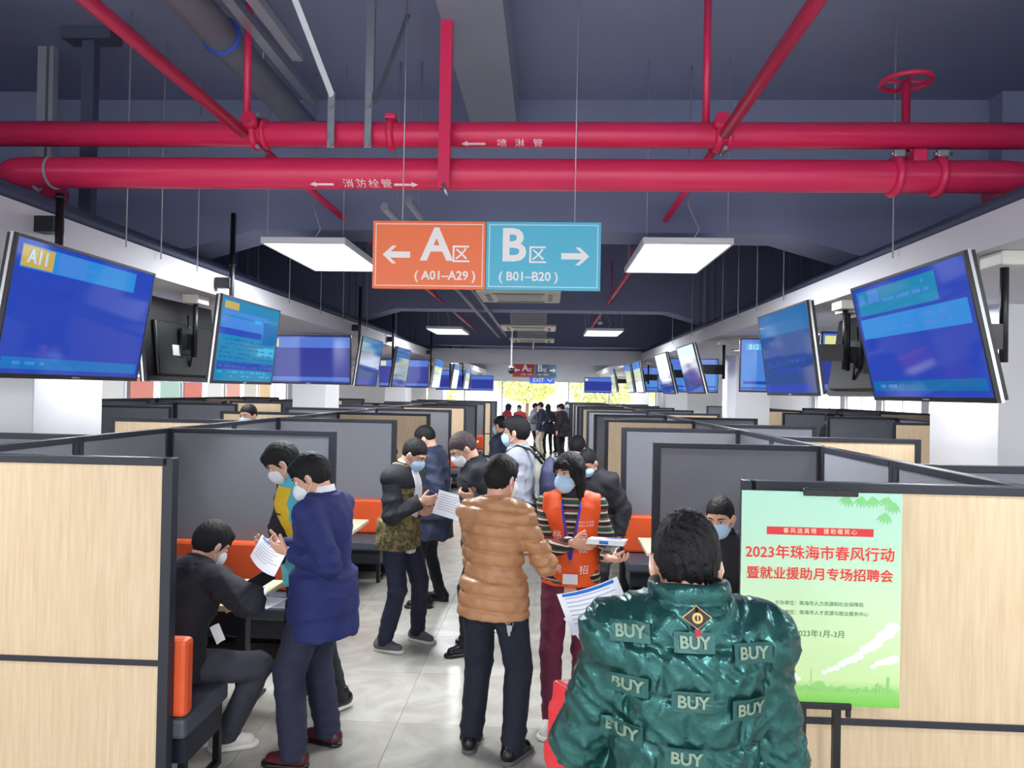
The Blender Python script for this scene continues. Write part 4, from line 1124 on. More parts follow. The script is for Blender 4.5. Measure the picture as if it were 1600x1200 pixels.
def hair_shape(P, style):
    s = P['s']; Hd = P['Hd']; Rh = P['Rh']; hc = P['hc']
    q = Shape()
    th = dict(short=0.010, full=0.021, crop=0.007, long=0.016, spiky=0.016).get(style, 0.012)
    c = Hd(0, -0.014, 0.032); r = V3(0.0765 + (0.016 if style == 'long' else 0.009 if style == 'full' else 0.0045), 0.096 + th * 0.9, 0.094 + th)
    q.ell(c, r * s, Rh, 0.02)
    if style in ('full', 'spiky'): q.ell(Hd(0.0, 0.055, 0.088), V3(0.055, 0.045, 0.032) * s, Rh, 0.02)
    if style == 'long':
        for sx in (1, -1):
            q.cone(Hd(sx * 0.070, 0.0, 0.03), Hd(sx * 0.078, -0.005, -0.150), 0.030 * s, 0.024 * s, 0.03)
            q.cone(Hd(sx * 0.030, 0.085, 0.075), Hd(sx * 0.064, 0.062, 0.020), 0.016 * s, 0.010 * s, 0.02)
        q.ell(Hd(0, -0.055, -0.07), V3(0.078, 0.050, 0.11) * s, Rh, 0.03)
    nape = dict(short=-0.055, full=-0.075, crop=-0.035, long=-0.30, spiky=-0.050).get(style, -0.055)
    ys = np.array([-0.14, -0.045, -0.010, 0.020, 0.040, 0.062, 0.08, 0.14]); 
    zs = np.array([nape, nape + 0.004, 0.004, -0.004, 0.030, 0.052, 0.060, 0.062])
    if style == 'long': zs = np.array([nape, nape, nape, nape, -0.2, 0.015, 0.040, 0.045])
    if style == 'full': zs = np.array([nape, nape, -0.012, -0.020, 0.026, 0.046, 0.044, 0.044])
    def hl(x, y, z):
        px, py, pz = x - hc[0], y - hc[1], z - hc[2]
        qy = (Rh[0, 1] * px + Rh[1, 1] * py + Rh[2, 1] * pz) / s; qz = (Rh[0, 2] * px + Rh[1, 2] * py + Rh[2, 2] * pz) / s
        return (np.interp(qy, ys, zs) - qz) * 0.75 * s
    q.cut(hl)
    fr = 240; am = 0.0014 if style != 'spiky' else 0.0030
    q.disp(lambda x, y, z: am * (np.sin(fr * x + 60 * z + 3 * np.sin(90 * y)) + 0.7 * np.sin(fr * 0.7 * y + 130 * x + 2 * np.sin(110 * z))))
    if style != 'long':
        for sx in (1, -1): q.ell(Hd(sx * 0.086, 0.0, -0.012), V3(0.020, 0.022, 0.034) * s, Rh, 0.006, sub=True)
    return q

def mask_parts(P, kind, root, lod):
    s = P['s']; Hd = P['Hd']; Rh = P['Rh']; hc = P['hc']
    q = Shape()
    if kind == 'kn': q.ell(Hd(0, 0.050, -0.050), V3(0.058, 0.074, 0.058) * s, Rh, 0.02); q.ell(Hd(0, 0.095, -0.050), V3(0.016, 0.030, 0.040) * s, Rh, 0.03)
    else: q.ell(Hd(0, 0.040, -0.050), V3(0.0665, 0.075, 0.066) * s, Rh, 0.02); q.ell(Hd(0, 0.088, -0.026), V3(0.022, 0.026, 0.026) * s, Rh, 0.03)
    def cutter(x, y, z):
        px, py, pz = x - hc[0], y - hc[1], z - hc[2]
        qy = (Rh[0, 1] * px + Rh[1, 1] * py + Rh[2, 1] * pz) / s; qz = (Rh[0, 2] * px + Rh[1, 2] * py + Rh[2, 2] * pz) / s
        return np.maximum(0.038 - qy + np.abs(qz + 0.05) * 0.15, np.maximum(qz - 0.002 + (0.098 - qy) * 0.22, -0.110 - qz)) * s
    q.cut(cutter)
    if kind != 'kn': q.disp(lambda x, y, z: 0.0012 * np.sin(420 * ((Rh[0, 2] * (x - hc[0])) + Rh[1, 2] * (y - hc[1]) + Rh[2, 2] * (z - hc[2]))))
    m = sdf_obj('face_mask', [q.mesh(lod['h'])], M_maskw if kind in ('kn', 'white') else M_maskb, root)
    if lod['h'] < 0.01:
        for sx in (1, -1):
            MB().tube([Hd(sx * 0.055, 0.052, -0.015), Hd(sx * 0.072, 0.020, 0.008), Hd(sx * 0.088, -0.012, 0.018), Hd(sx * 0.090, -0.022, -0.005), Hd(sx * 0.082, -0.012, -0.032), Hd(sx * 0.066, 0.020, -0.055), Hd(sx * 0.052, 0.045, -0.080)], 0.0022, 6).build('ear_loop', M_loop, m)
    return m

def shoe(P, S, sd, lod, root, mu, ms):
    s = P['s']; an = P['an' + sd]; a = P['toe' + sd]; Rz_ = rotz(a); g = an - V3(0, 0, 0.085 * s)
    pt = lambda x, y, z: g + Rz_ @ V3(x, y, z) * s
    q = Shape().cone(pt(0, -0.045, 0.050), pt(0, 0.125, 0.036), 0.043 * s, 0.035 * s, 0.02).cone(pt(0, -0.02, 0.06), pt(0, -0.015, 0.105), 0.043 * s, 0.040 * s, 0.03)
    q.cone(pt(0, 0.03, 0.055), pt(0, 0.06, 0.05), 0.038 * s, 0.036 * s, 0.02)
    q.cut(lambda x, y, z: (g[2] + 0.020 * s) - z + 0 * x)
    u = sdf_obj('shoe', [q.mesh(lod['f'])], mu, root)
    r = Shape()
    A, B = pt(0, -0.045, 0), pt(0, 0.135, 0); ba = (B - A)[:2]; L2 = ba @ ba
    def f(x, y, z):
        px, py = x - A[0], y - A[1]; t = np.clip((px * ba[0] + py * ba[1]) / L2, 0, 1)
        d2 = np.sqrt((px - t * ba[0]) ** 2 + (py - t * ba[1]) ** 2) - (0.043 + 0.004 * t) * s
        return np.maximum(d2, np.maximum(g[2] - z, z - g[2] - 0.026 * s))
    r.fn(f, np.minimum(A, B) - 0.06, np.maximum(A, B) + V3(0.06, 0.06, 0.03), 0.01)
    sdf_obj('sole', [r.mesh(lod['f'])], ms, u)
    if lod['c'] < 0.012:
        for k in range(4):
            y = 0.035 + k * 0.020; z = 0.0935 - k * 0.0065
            MB().tube([pt(-0.022, y, z - 0.012), pt(0, y + 0.004, z), pt(0.022, y, z - 0.012)], 0.0028, 5).build('lace', M_loop if ms is not mu else M_black, u)

def person(S):
    P = skeleton(S); s = P['s']; lod = LOD[S.get('lod', 0)]; T = P['T']
    parts = []
    core = Shape()
    f, lo, hi = loft(P, -0.014, -0.12, 0.50); core.fn(f, lo, hi, 0.03)
    for sd in 'RL':
        core.cone(P['sh' + sd], P['el' + sd], 0.044 * s, 0.036 * s, 0.03).cone(P['el' + sd], P['wr' + sd], 0.036 * s, 0.026 * s, 0.02)
        core.cone(P['hip' + sd], P['kn' + sd], 0.070 * s, 0.048 * s, 0.03).cone(P['kn' + sd], P['an' + sd], 0.046 * s, 0.034 * s, 0.02)
        core.cone(P['an' + sd], P['an' + sd] + rotz(P['toe' + sd]) @ V3(0, 0.10, -0.045) * s, 0.034 * s, 0.026 * s, 0.02)
    core.cone(T(0, -0.01, 0.44), P['Hd'](0, -0.03, -0.05), 0.056 * s, 0.050 * s, 0.03)
    parts.append(core.mesh(lod['b']))
    parts.append(head_shape(P).mesh(lod['h']))
    for sd in 'RL':
        if S.get('nohand' + sd): hand_shape(P, S, sd); continue
        parts.append(hand_shape(P, S, sd).mesh(lod['n']))
    root = sdf_obj('person', parts, S.get('skin', M_skin))
    root.location = tuple(P['org']); root.rotation_euler = (0, 0, P['th'])
    tag(root, S['label'], 'person', S.get('group'))
    # hair, face
    sdf_obj('hair', [hair_shape(P, S.get('hair', 'short')).mesh(lod['h'])], S.get('hairmat', M_hair), root)
    if S.get('lod', 0) < 2:
        for sx in (1, -1):
            e = Shape().ell(P['Hd'](sx * 0.031, 0.078, 0.010), V3(0.0135, 0.011, 0.0085) * s, P['Rh']).mesh(0.004)
            ey = sdf_obj('eye', [e], M_eyew, root)
            sdf_obj('iris', [Shape().ell(P['Hd'](sx * 0.031, 0.0855, 0.010), V3(0.0062, 0.0048, 0.0066) * s, P['Rh']).mesh(0.0025)], M_eye, ey)
            MB().tube([P['Hd'](sx * 0.014, 0.0945, 0.031), P['Hd'](sx * 0.032, 0.0895, 0.036), P['Hd'](sx * 0.050, 0.0765, 0.032)], [0.0035, 0.0042, 0.002], 6).build('eyebrow', S.get('hairmat', M_hair), root)
            MB().tube([P['Hd'](sx * 0.018, 0.0885, 0.0165), P['Hd'](sx * 0.032, 0.0885, 0.0190), P['Hd'](sx * 0.045, 0.0800, 0.0150)], 0.0020, 5).build('eyelid', M_eye, root)
    if S.get('mask'): mask_parts(P, S['mask'], root, lod)
    # trousers
    q = Shape(); b = S.get('baggy', 0.0)
    seated = S.get('seat')
    q.ell(P['pel'] + V3(0, -0.005, -0.02) * s, V3(0.158 * P['wide'], 0.112 * P['deep'], 0.10 if seated else 0.14) * s, None, 0.03)
    for sd in 'RL':
        q.cone(P['hip' + sd], P['kn' + sd], (0.090 + b) * s, (0.068 + b) * s, 0.035)
        q.cone(P['kn' + sd], P['an' + sd] + V3(0, 0, -0.03 * s), (0.066 + b) * s, (0.054 + b) * s, 0.02)
    q.cone(P['hipR'] + V3(0, -0.055, 0.0), P['hipL'] + V3(0, -0.055, 0.0), 0.07 * s, 0.07 * s, 0.05)
    q.disp(folds(0.005, S.get('seed', 1) * 1.7))
    for sd in 'RL':
        q.disp(rings(P['an' + sd] + V3(0, 0, 0.05), V3(0.5 if sd == 'R' else -0.4, 0.3, 1), 0.009, 0.06, 0.12, S.get('seed', 1))); q.disp(rings(P['kn' + sd], V3(0.5 if sd == 'L' else -0.4, 0.2, 1), 0.007, 0.07, 0.14, 2.0)); q.disp(rings(P['hip' + sd] + V3(0, 0.05, -0.05), V3(0.6, 0.1, 1), 0.008, 0.06, 0.14, 0.7))
    gz = min(P['anR'][2], P['anL'][2]) - 0.035 * s
    q.cut(lambda x, y, z: gz - z + 0 * x)
    tr = sdf_obj('trousers', [q.mesh(lod['c'])], S['trousers'], root)
    for sd in 'RL': shoe(P, S, sd, lod, root, S.get('shoe', M_black), S.get('sole', M_black))
    S['top'](P, S, root, lod)
    P['root'] = root; P['lod'] = lod
    return P

def rings(c, axis, amp, wave, rad, ph=0.0):
    """bunched cloth: rings across an axis, fading away from c"""
    ax = unit(axis)
    def f(x, y, z):
        px, py, pz = x - c[0], y - c[1], z - c[2]
        t = px * ax[0] + py * ax[1] + pz * ax[2]
        w = np.exp(-(px * px + py * py + pz * pz) / (rad * rad))
        return amp * w * (np.abs(np.sin(np.pi * (t + 0.012 * np.sin(30 * px + 25 * py + ph)) / wave + ph)) ** 0.7 - 0.5)
    return f
def sleeve(q, P, sd, o, k=0.03):
    s = P['s']; w = P['wr' + sd]; e = P['el' + sd]
    q.cone(P['sh' + sd] + (P['T'](0, 0, 0.42) - P['sh' + sd]) * 0.12, e, (0.056 + o) * s, (0.050 + o) * s, k)
    q.cone(e, w, (0.048 + o) * s, (0.036 + o * 0.75) * s, k * 0.7)
    d = unit(w - e)
    return plane(w - d * 0.005, d), w
def local_cut(q, pl, c, rad):
    """cut only near point c, so that a cuff plane does not slice the torso"""
    q.cut(lambda x, y, z: np.where((x - c[0]) ** 2 + (y - c[1]) ** 2 + (z - c[2]) ** 2 < rad * rad, pl(x, y, z), -1.0))
def collar(P, m, root, lod, o=0.0, z0=0.44, z1=0.545, t=0.012, name='collar', lean=0.0):
    s = P['s']; q = Shape(); T = P['T']
    a, b = T(0, -0.008, z0), T(0, 0.004 + lean, z1)
    q.cone(a, b, (0.090 + o) * s, (0.070 + o) * s, 0.01)
    q.cut(plane(b, b - a)); q.cone(a, b + (b - a) * 0.4, (0.088 + o - t) * s, (0.068 + o - t) * s, 0.004, sub=True)
    return sdf_obj(name, [q.mesh(lod['h'])], m, root)
def jacket(o=0.02, hem0=-0.13, m=None, sleeve_m=None, collar_m=None, fold=0.005, puff=None, vneck=None, collar_o=0.0, cuff_m=None, sleeve_o=None, name='jacket', nocollar=False, vest=False, z1=0.545, sleeve_puff=None, sk=0.02):
    def top(P, S, root, lod):
        s = P['s']; T = P['T']; so = o if sleeve_o is None else sleeve_o; hem = max(hem0, -0.085) if S.get('seat') else hem0
        q = Shape(); f, lo, hi = loft(P, o, max(hem, -0.10), 0.52); q.fn(f, lo, hi, 0.03)
        Pl = dict(P); Pl['Rt'] = np.eye(3); Pl['T'] = lambda x, y, z: P['pel'] + V3(x, y, z) * s
        f, lo, hi = loft(Pl, o + 0.004 + S.get('baggy', 0.0) * 0.6, hem, 0.07); q.fn(f, lo, hi, 0.07)
        for sd in 'RL': q.cone(T(0, -0.012, 0.46), P['sh' + sd] + V3(0, 0, 0.004), (0.052 + o) * s, (0.052 + o) * s, 0.04)
        sl = Shape(); cuts = []
        for sd in 'RL':
            tgt = q if (sleeve_m is None and not vest) else sl
            cuts.append((sleeve(tgt, P, sd, so, sk), tgt))
        q.disp(folds(fold, S.get('seed', 1)))
        for sd in 'RL':
            tgt = q if (sleeve_m is None and not vest) else sl
            tgt.disp(rings(P['el' + sd], P['wr' + sd] - P['sh' + sd], 0.013, 0.045, 0.13, 1.0)); tgt.disp(rings(P['wr' + sd], P['wr' + sd] - P['el' + sd], 0.008, 0.035, 0.09, 2.0))
        P[name + '_base'] = Shape(); P[name + '_base'].ops = list(q.ops)
        if puff: q.disp(puff(P))
        q.cone(T(0, -0.008, 0.44), T(0, 0.01, 0.60), 0.066 * s, 0.070 * s, 0.01, sub=True)
        if vneck: q.cut(vneck(P))
        for (pl, w), tgt in cuts: local_cut(tgt, pl, w, 0.085 * s)
        jk = sdf_obj(name, [q.mesh(lod['c'])], m, root)
        P[name + '_shape'] = q
        if sleeve_m is not None or vest:
            sl.disp(folds(fold, S.get('seed', 1) + 2))
            if sleeve_puff: sl.disp(sleeve_puff(P))
            sdf_obj('sleeves', [sl.mesh(lod['c'])], sleeve_m, root)
        if not nocollar: collar(P, collar_m or m, root, lod, collar_o, z1=z1)
        return jk
    return top
def torso_coords(P):
    pel, Rt, s = P['pel'], P['Rt'], P['s']
    def g(x, y, z):
        px, py, pz = x - pel[0], y - pel[1], z - pel[2]
        return ((Rt[0, 0] * px + Rt[1, 0] * py + Rt[2, 0] * pz) / s, (Rt[0, 1] * px + Rt[1, 1] * py + Rt[2, 1] * pz) / s, (Rt[0, 2] * px + Rt[1, 2] * py + Rt[2, 2] * pz) / s)
    return g
def front_panel(P, root, lod, m, o, width, z0, z1, name='shirt', taper=0.0):
    """a strip of inner shirt that shows between the fronts of an open jacket"""
    q = Shape(); f, lo, hi = loft(P, o, z0, z1); q.fn(f, lo, hi, 0.02); g = torso_coords(P)
    def c(x, y, z):
        a, b, d = g(x, y, z)
        return np.maximum(np.abs(a) - (width + taper * (d - z0) / (z1 - z0)), 0.02 - b)
    q.cut(c); q.disp(folds(0.003, 2))
    q.cone(P['T'](0, -0.008, 0.44), P['T'](0, 0.01, 0.60), 0.058 * P['s'], 0.060 * P['s'], 0.01, sub=True)
    return sdf_obj(name, [q.mesh(lod['c'])], m, root)
def on_front(P, shape, body, size, x, z, m, root, lod, back=False, name='lettering', offset=0.0, raise_=0.0015):
    """lettering laid on the front (or back) of a garment by following its surface"""
    me = text_mesh(body, size, offset=offset) if isinstance(body, str) else body
    g = np.array([v.co for v in me.vertices]); n = len(g)
    sg = -1 if back else 1
    T, Rt = P['T'], P['Rt']
    X = (g[:, 0] * (1 if back else -1)) + x; Z = g[:, 1] + z
    base = np.stack([T(a, 0, b) for a, b in zip(X, Z)]); d = Rt @ V3(0, sg, 0)
    t = np.full(n, 0.45)
    for _ in range(60):
        v = shape.value(base + d * t[:, None]); t -= np.clip(v * 0.6, -0.02, 0.02)
    pts = base + d * (t + raise_)[:, None]
    me.vertices.foreach_set('co', pts.astype(np.float32).ravel()); me.update()
    me.materials.clear(); me.materials.append(m)
    me.polygons.foreach_set('material_index', [0] * len(me.polygons))
    if not back: me.flip_normals() if hasattr(me, 'flip_normals') else None
    return link(name, me, root)
# ------------------------------------------------------------------ clothes materials
def cloth(name, rgb, rough=0.8, var=0.10, bump=0.45, bscale=26, **k): return mat(name, rgb, rough=rough, var=var, vscale=9, bump=bump, bscale=bscale, stretch=(1, 1, 1.6), **k)
C_navy = cloth('navy_suit_wool', (27, 38, 96)); C_navyt = cloth('navy_trousers', (34, 38, 62)); C_blackc = cloth('black_cotton', (30, 32, 40)); C_char = cloth('charcoal_denim', (58, 60, 70))
C_dnavy = cloth('dark_navy_parka', (32, 41, 68), rough=0.6); C_dtr = cloth('dark_blue_trousers', (32, 37, 56)); C_white = cloth('white_shirt_cotton', (236, 238, 244), bump=0.08)
C_yellow = cloth('yellow_tee', (236, 196, 40)); C_teal = cloth('teal_jacket', (92, 190, 206)); C_grey = cloth('grey_hoodie', (150, 156, 168)); C_maroon = cloth('maroon_corduroy', (100, 30, 58), bump=0.4)
C_brown = mat('tan_brown_puffer_nylon', (180, 130, 90), rough=0.42, var=0.08, vscale=7, bump=0.25, bscale=38)
C_vest = cloth('bright_orange_vest', (246, 92, 28), rough=0.6); C_indigo = cloth('indigo_jeans', (26, 32, 48)); C_red = cloth('dark_red_coat', (150, 40, 52)); C_camog = None
C_redw = cloth('red_panel', (200, 70, 80)); C_beige = cloth('beige_chinos', (206, 196, 176)); C_tealdark = mat('black_coat', (28, 30, 40), rough=0.7)
C_burg = mat('burgundy_leather', (74, 28, 38), rough=0.3); C_shoeg = mat('grey_suede', (104, 104, 108), rough=0.8); C_solew = mat('white_rubber', (226, 224, 220), rough=0.6); C_shoew = mat('white_trainer', (222, 216, 206), rough=0.6, var=0.1)
C_blackl = mat('black_leather', (20, 20, 24), rough=0.3); C_lan = mat('blue_lanyard', (58, 62, 196), rough=0.6)
C_camo = ramp_mat('camouflage_cloth', [(0.0, (70, 62, 40)), (0.42, (92, 84, 56)), (0.47, (150, 132, 88)), (0.53, (120, 104, 62)), (0.60, (66, 70, 44)), (0.75, (160, 142, 100))], 14.0, rough=0.8, detail=3)
def stripes_mat():
    m = mat('fair_isle_stripes', (90, 90, 80), rough=0.9)
    nt = m.node_tree; b = nt.nodes['Principled BSDF']
    tc = nt.nodes.new('ShaderNodeTexCoord'); sp = nt.nodes.new('ShaderNodeSeparateXYZ'); nt.links.new(tc.outputs['Object'], sp.inputs[0])
    mu = nt.nodes.new('ShaderNodeMath'); mu.operation = 'MULTIPLY'; mu.inputs[1].default_value = 6.2; nt.links.new(sp.outputs['Z'], mu.inputs[0])
    fr = nt.nodes.new('ShaderNodeMath'); fr.operation = 'FRACT'; nt.links.new(mu.outputs[0], fr.inputs[0])
    rp = nt.nodes.new('ShaderNodeValToRGB'); rp.color_ramp.interpolation = 'CONSTANT'; els = rp.color_ramp.elements
    st = [(0, (40, 60, 58)), (0.16, (226, 218, 196)), (0.22, (140, 70, 70)), (0.32, (40, 46, 50)), (0.44, (206, 196, 170)), (0.50, (58, 84, 70)), (0.66, (186, 160, 140)), (0.72, (30, 34, 40)), (0.86, (230, 224, 206)), (0.92, (120, 90, 80))]
    while len(els) < len(st): els.new(0.5)
    for e, (p, c) in zip(els, st): e.position = p; e.color = lin(c) + (1,)
    nt.links.new(fr.outputs[0], rp.inputs['Fac']); nt.links.new(rp.outputs['Color'], b.inputs['Base Color'])
    return m
C_fair = stripes_mat()
C_green = mat('metallic_green_puffer', (40, 88, 86), rough=0.30, metal=0.65, var=0.2, vscale=9, bump=0.75, bscale=22, spec=0.6)
C_patchg = mat('green_label_patch', (38, 84, 80), rough=0.45, metal=0.4, var=0.1)
C_greent = mat('green_label_print', (120, 142, 124), rough=0.5, metal=0.2)

# ------------------------------------------------------------------ loose sheets
def sheet(label, c, r, u, w, h, bend=0.0, m=None, marks=True, name='paper_sheet', thick=0.0008, cat='paper', head=None):
    """paper: centre c, right r and up u directions, bent a little along its width"""
    r = unit(r); u = unit(np.asarray(u) - r * (np.asarray(u) @ r)); n = np.cross(r, u); c = np.asarray(c, float)
    def pt(a, b, e=0.0): return c + r * (a * w / 2) + u * (b * h / 2) + n * (bend * (a * a - 0.33) + 0.4 * bend * b * a + e)
    def patch(a0, a1, b0, b1, e, k=8):
        vs, fs = [], []
        for i in range(k + 1):
            for j in range(k + 1): vs.append(pt(a0 + (a1 - a0) * i / k, b0 + (b1 - b0) * j / k, e))
        for i in range(k):
            for j in range(k): q = i * (k + 1) + j; fs.append((q, q + k + 1, q + k + 2, q + 1))
        return vs, fs
    mb = MB()
    va, fa = patch(-1, 1, -1, 1, 0); vb, fb = patch(-1, 1, -1, 1, -thick)
    mb.add(va, fa, 0, True); mb.add(vb, [tuple(reversed(f)) for f in fb], 0, True)
    o = mb.build(name, m or M_paper)
    if marks:
        for e, nm in ((0.0006, 'print'), (-thick - 0.0006, 'print')):
            pr = MB(); rr_ = random.Random(len(label))
            for k in range(7):
                b = 0.72 - k * 0.2; a1 = rr_.uniform(0.2, 0.85)
                pr.add(*patch(-0.8, a1, b - 0.035, b, e, 4), 0, True)
            p_ = pr.build(nm, M_ink, o); p_['kind'] = 'stuff'
            if head:
                hb = MB(); hb.add(*patch(-0.85, 0.85, 0.80, 0.95, e * 1.2, 4), 0, True); hb.build('header_print', M_inkb, o)
    tag(o, label, cat); return o

def ch(*fs):
    def top(P, S, root, lod):
        for f in fs: f(P, S, root, lod)
    return top

# 1 --- man in the navy suit
H1 = at_y(452, 862, 3.93); H1r = at_y(438, 852, 4.22)
P1 = person(dict(label='man in navy suit and white mask standing reading papers by the left booth', pos=(-1.225, 4.07), heading=R(76), H=1.71, lean=0.03, head=(0.50, 0.30, 0), hair='full', mask='kn',
    handL=H1, elbL=(0.6, -0.1, -1), palmL=(0.1, 0.6, 0.5), fdirL=(-1, 0.25, 0.15), curlL=0.7, handR=H1r, elbR=(0.5, 0.5, -1), palmR=(0, -0.6, 0.5), fdirR=(-1, -0.2, 0.1), curlR=0.7,
    footL=(-1.33, 3.93), footR=(-1.22, 4.20), toeL=0.15, toeR=-0.1, trousers=C_navyt, shoe=C_burg, sole=C_blackl, baggy=0.022, wide=1.04, deep=1.15, seed=1,
    top=ch(jacket(0.022, -0.26, C_navy, fold=0.007, nocollar=True), lambda P, S, r_, l: front_panel(P, r_, l, C_white, 0.027, 0.02, 0.30, 0.50, 'shirt', 0.03), lambda P, S, r_, l: collar(P, C_white, r_, l, -0.008, z1=0.562, name='shirt_collar'), lambda P, S, r_, l: collar(P, C_navy, r_, l, 0.010, z1=0.525))))
sheet('white sheets held open by the man in the navy suit', at_y(418, 868, 4.02), (0.75, 0.25, -0.62), (-0.62, 0.1, 0.55), 0.17, 0.30, 0.02, head=True)
# 2 --- person in the yellow shirt
H2 = at_y(428, 903, 4.52)
P2 = person(dict(label='person in yellow shirt and teal black jacket behind the navy-suited man', pos=(-1.55, 4.80), heading=R(132), H=1.74, lean=0.20, head=(0.62, -0.45, 0), hair='full', mask='white',
    handR=H2, elbR=(-0.4, 0.6, -0.8), palmR=(0.3, 0.3, 1), fdirR=(-1, -0.1, -0.1), curlR=0.9, handL=at_y(512, 890, 4.62), elbL=(1, -0.1, -0.6),
    footR=(-1.52, 4.84), footL=(-1.28, 4.66), toeL=0.2, toeR=-0.2, trousers=C_blackc, shoe=C_blackl, sole=C_solew, seed=2,
    top=ch(jacket(0.026, -0.20, C_teal, sleeve_m=C_blackc, collar_m=C_teal, fold=0.008), lambda P, S, r_, l: front_panel(P, r_, l, C_yellow, 0.030, 0.105, -0.14, 0.47, 'yellow_shirt'),
           lambda P, S, r_, l: front_panel(P, r_, l, C_blackc, 0.033, 0.04, 0.295, 0.308, 'chest_print'))))
o = MB(Matrix.Translation(tuple(at_y(408, 906, 4.50))) @ Matrix.Rotation(R(35), 4, 'Z') @ Matrix.Rotation(R(-28), 4, 'Y')).box(-0.08, 0.08, -0.006, 0.006, -0.042, 0.042, bev=0.004).build('phone', M_black)
MB(Matrix.Translation(tuple(at_y(408, 906, 4.50))) @ Matrix.Rotation(R(35), 4, 'Z') @ Matrix.Rotation(R(-28), 4, 'Y')).box(-0.075, 0.075, -0.0068, -0.0062, -0.038, 0.038).build('screen', M_blackc if False else M_black, o)
tag(o, 'black phone held over the table by the person in yellow', 'phone')
# 3 --- seated man in black
HT = 0.775
P3 = person(dict(label='man in black hooded jacket seated on the near left bench, writing', pos=(-2.03, 3.86), heading=R(-16), H=1.74, seat=0.44, lean=0.50, head=(0.55, -0.35, 0), hair='full', mask='white',
    handR=at_zf(378, 948, HT + 0.045), elbR=(1, -0.5, -0.4), palmR=(0, 0, -1), fdirR=(-0.5, 0.8, 0), curlR=0.5, handL=at_zf(335, 925, HT + 0.045), elbL=(-1, -0.4, -0.3), palmL=(0, 0, -1), curlL=0.4,
    footR=(-1.78, 4.09), kneeR=(1.0, 0.55, 0.3), toeR=-0.9, footL=(-2.12, 4.25), kneeL=(0.1, 1, 0.4), toeL=0.1, trousers=C_char, shoe=C_shoew, sole=C_solew, baggy=0.010, wide=1.06, seed=3,
    top=ch(jacket(0.030, -0.10, C_blackc, fold=0.010, collar_o=0.006), lambda P, S, r_, l: sdf_obj('hood', [Shape().ell(P['T'](0, -0.075, 0.435), V3(0.125, 0.055, 0.085), P['Rt'], 0.02).ell(P['T'](0, -0.01, 0.50), V3(0.09, 0.085, 0.04), P['Rt'], 0.04).cone(P['T'](0, -0.0, 0.46), P['T'](0, 0.02, 0.62), 0.062, 0.066, 0.01, sub=True).disp(folds(0.006, 4)).mesh(l['c'])], C_blackc, r_))))
for i, (px, py, a, lab) in enumerate(((392, 926, 0.3, 'printed form on the table under the seated man\'s hand'), (414, 940, -0.2, 'white form at the aisle end of the first left table'))):
    p = at_zf(px, py, 0.738 + 0.002 * i); sheet(lab, p, (math.cos(a), math.sin(a), 0), (-math.sin(a), math.cos(a), 0), 0.19, 0.25, 0.0, head=True)
sheet('folded white leaflet hanging from the seated man\'s pocket', at_y(340, 990, 3.97), (0.4, 0.3, 0.2), (0.15, 0, 1), 0.05, 0.11, 0.006, marks=False)
# 4 --- man in the camouflage jacket
def camo_top(P, S, root, lod):
    jacket(0.026, -0.14, C_camo, sleeve_m=C_blackc, collar_m=C_blackc, fold=0.008)(P, S, root, lod)
    q = Shape(); f, lo, hi = loft(P, 0.029, 0.355, 0.515); q.fn(f, lo, hi, 0.02)
    for sd in 'RL': q.cone(P['T'](0, -0.012, 0.46), P['sh' + sd], 0.086 * P['s'], 0.086 * P['s'], 0.04)
    q.cone(P['T'](0, -0.008, 0.44), P['T'](0, 0.01, 0.60), 0.066, 0.070, 0.01, sub=True)
    sdf_obj('yoke', [q.mesh(lod['c'])], C_blackc, root)
    front_panel(P, root, lod, C_white, 0.034, 0.050, -0.17, 0.50, 'shirt')
    collar(P, C_white, root, lod, -0.006, z1=0.560, name='shirt_collar')
P4 = person(dict(label='man in camouflage jacket with black sleeves and blue mask reading a sheet', pos=(-1.16, 5.82), heading=R(-112), H=1.70, lean=0.10, head=(0.55, 0.1, 0), hair='short', mask='blue', lod=0,
    handR=at_y(657, 783, 5.66), elbR=(-0.6, -0.5, -1), palmR=(0.2, 0.9, 0.2), fdirR=(1, 0.1, 0.1), curlR=0.8, handL=at_y(655, 800, 5.86), elbL=(-0.5, 0.6, -1), palmL=(0.2, -0.9, 0.3), fdirL=(1, -0.1, 0.2), curlL=0.8,
    footR=(-1.24, 5.72), footL=(-1.02, 5.98), toeR=0.1, toeL=-0.1, trousers=C_navyt, shoe=C_shoeg, sole=C_solew, baggy=0.008, seed=4, top=camo_top))
sheet('white sheet held between the camouflage-jacketed man and the grey-haired man', at_y(704, 790, 5.70), (0.9, 0.1, -0.25), (0.1, 0.3, 1), 0.24, 0.19, 0.02)
# 5 --- man in the long navy parka
P5 = person(dict(label='man in long dark navy parka standing behind the camouflage-jacketed man', pos=(-1.05, 7.0), heading=R(84), H=1.74, lean=0.08, head=(0.45, 0.1, 0), hair='crop', mask='blue', lod=1,
    handL=at_y(655, 738, 6.86), elbL=(0.4, -0.2, -1), palmL=(0, 0.5, 0.8), curlL=1.0, handR=at_y(650, 742, 7.1), elbR=(0.4, 0.3, -1), curlR=1.0, footL=(-1.12, 6.88), footR=(-1.0, 7.14), trousers=C_blackc, shoe=C_blackl, sole=C_blackl, seed=5,
    top=jacket(0.038, -0.32, C_dnavy, fold=0.011, collar_o=0.014)))
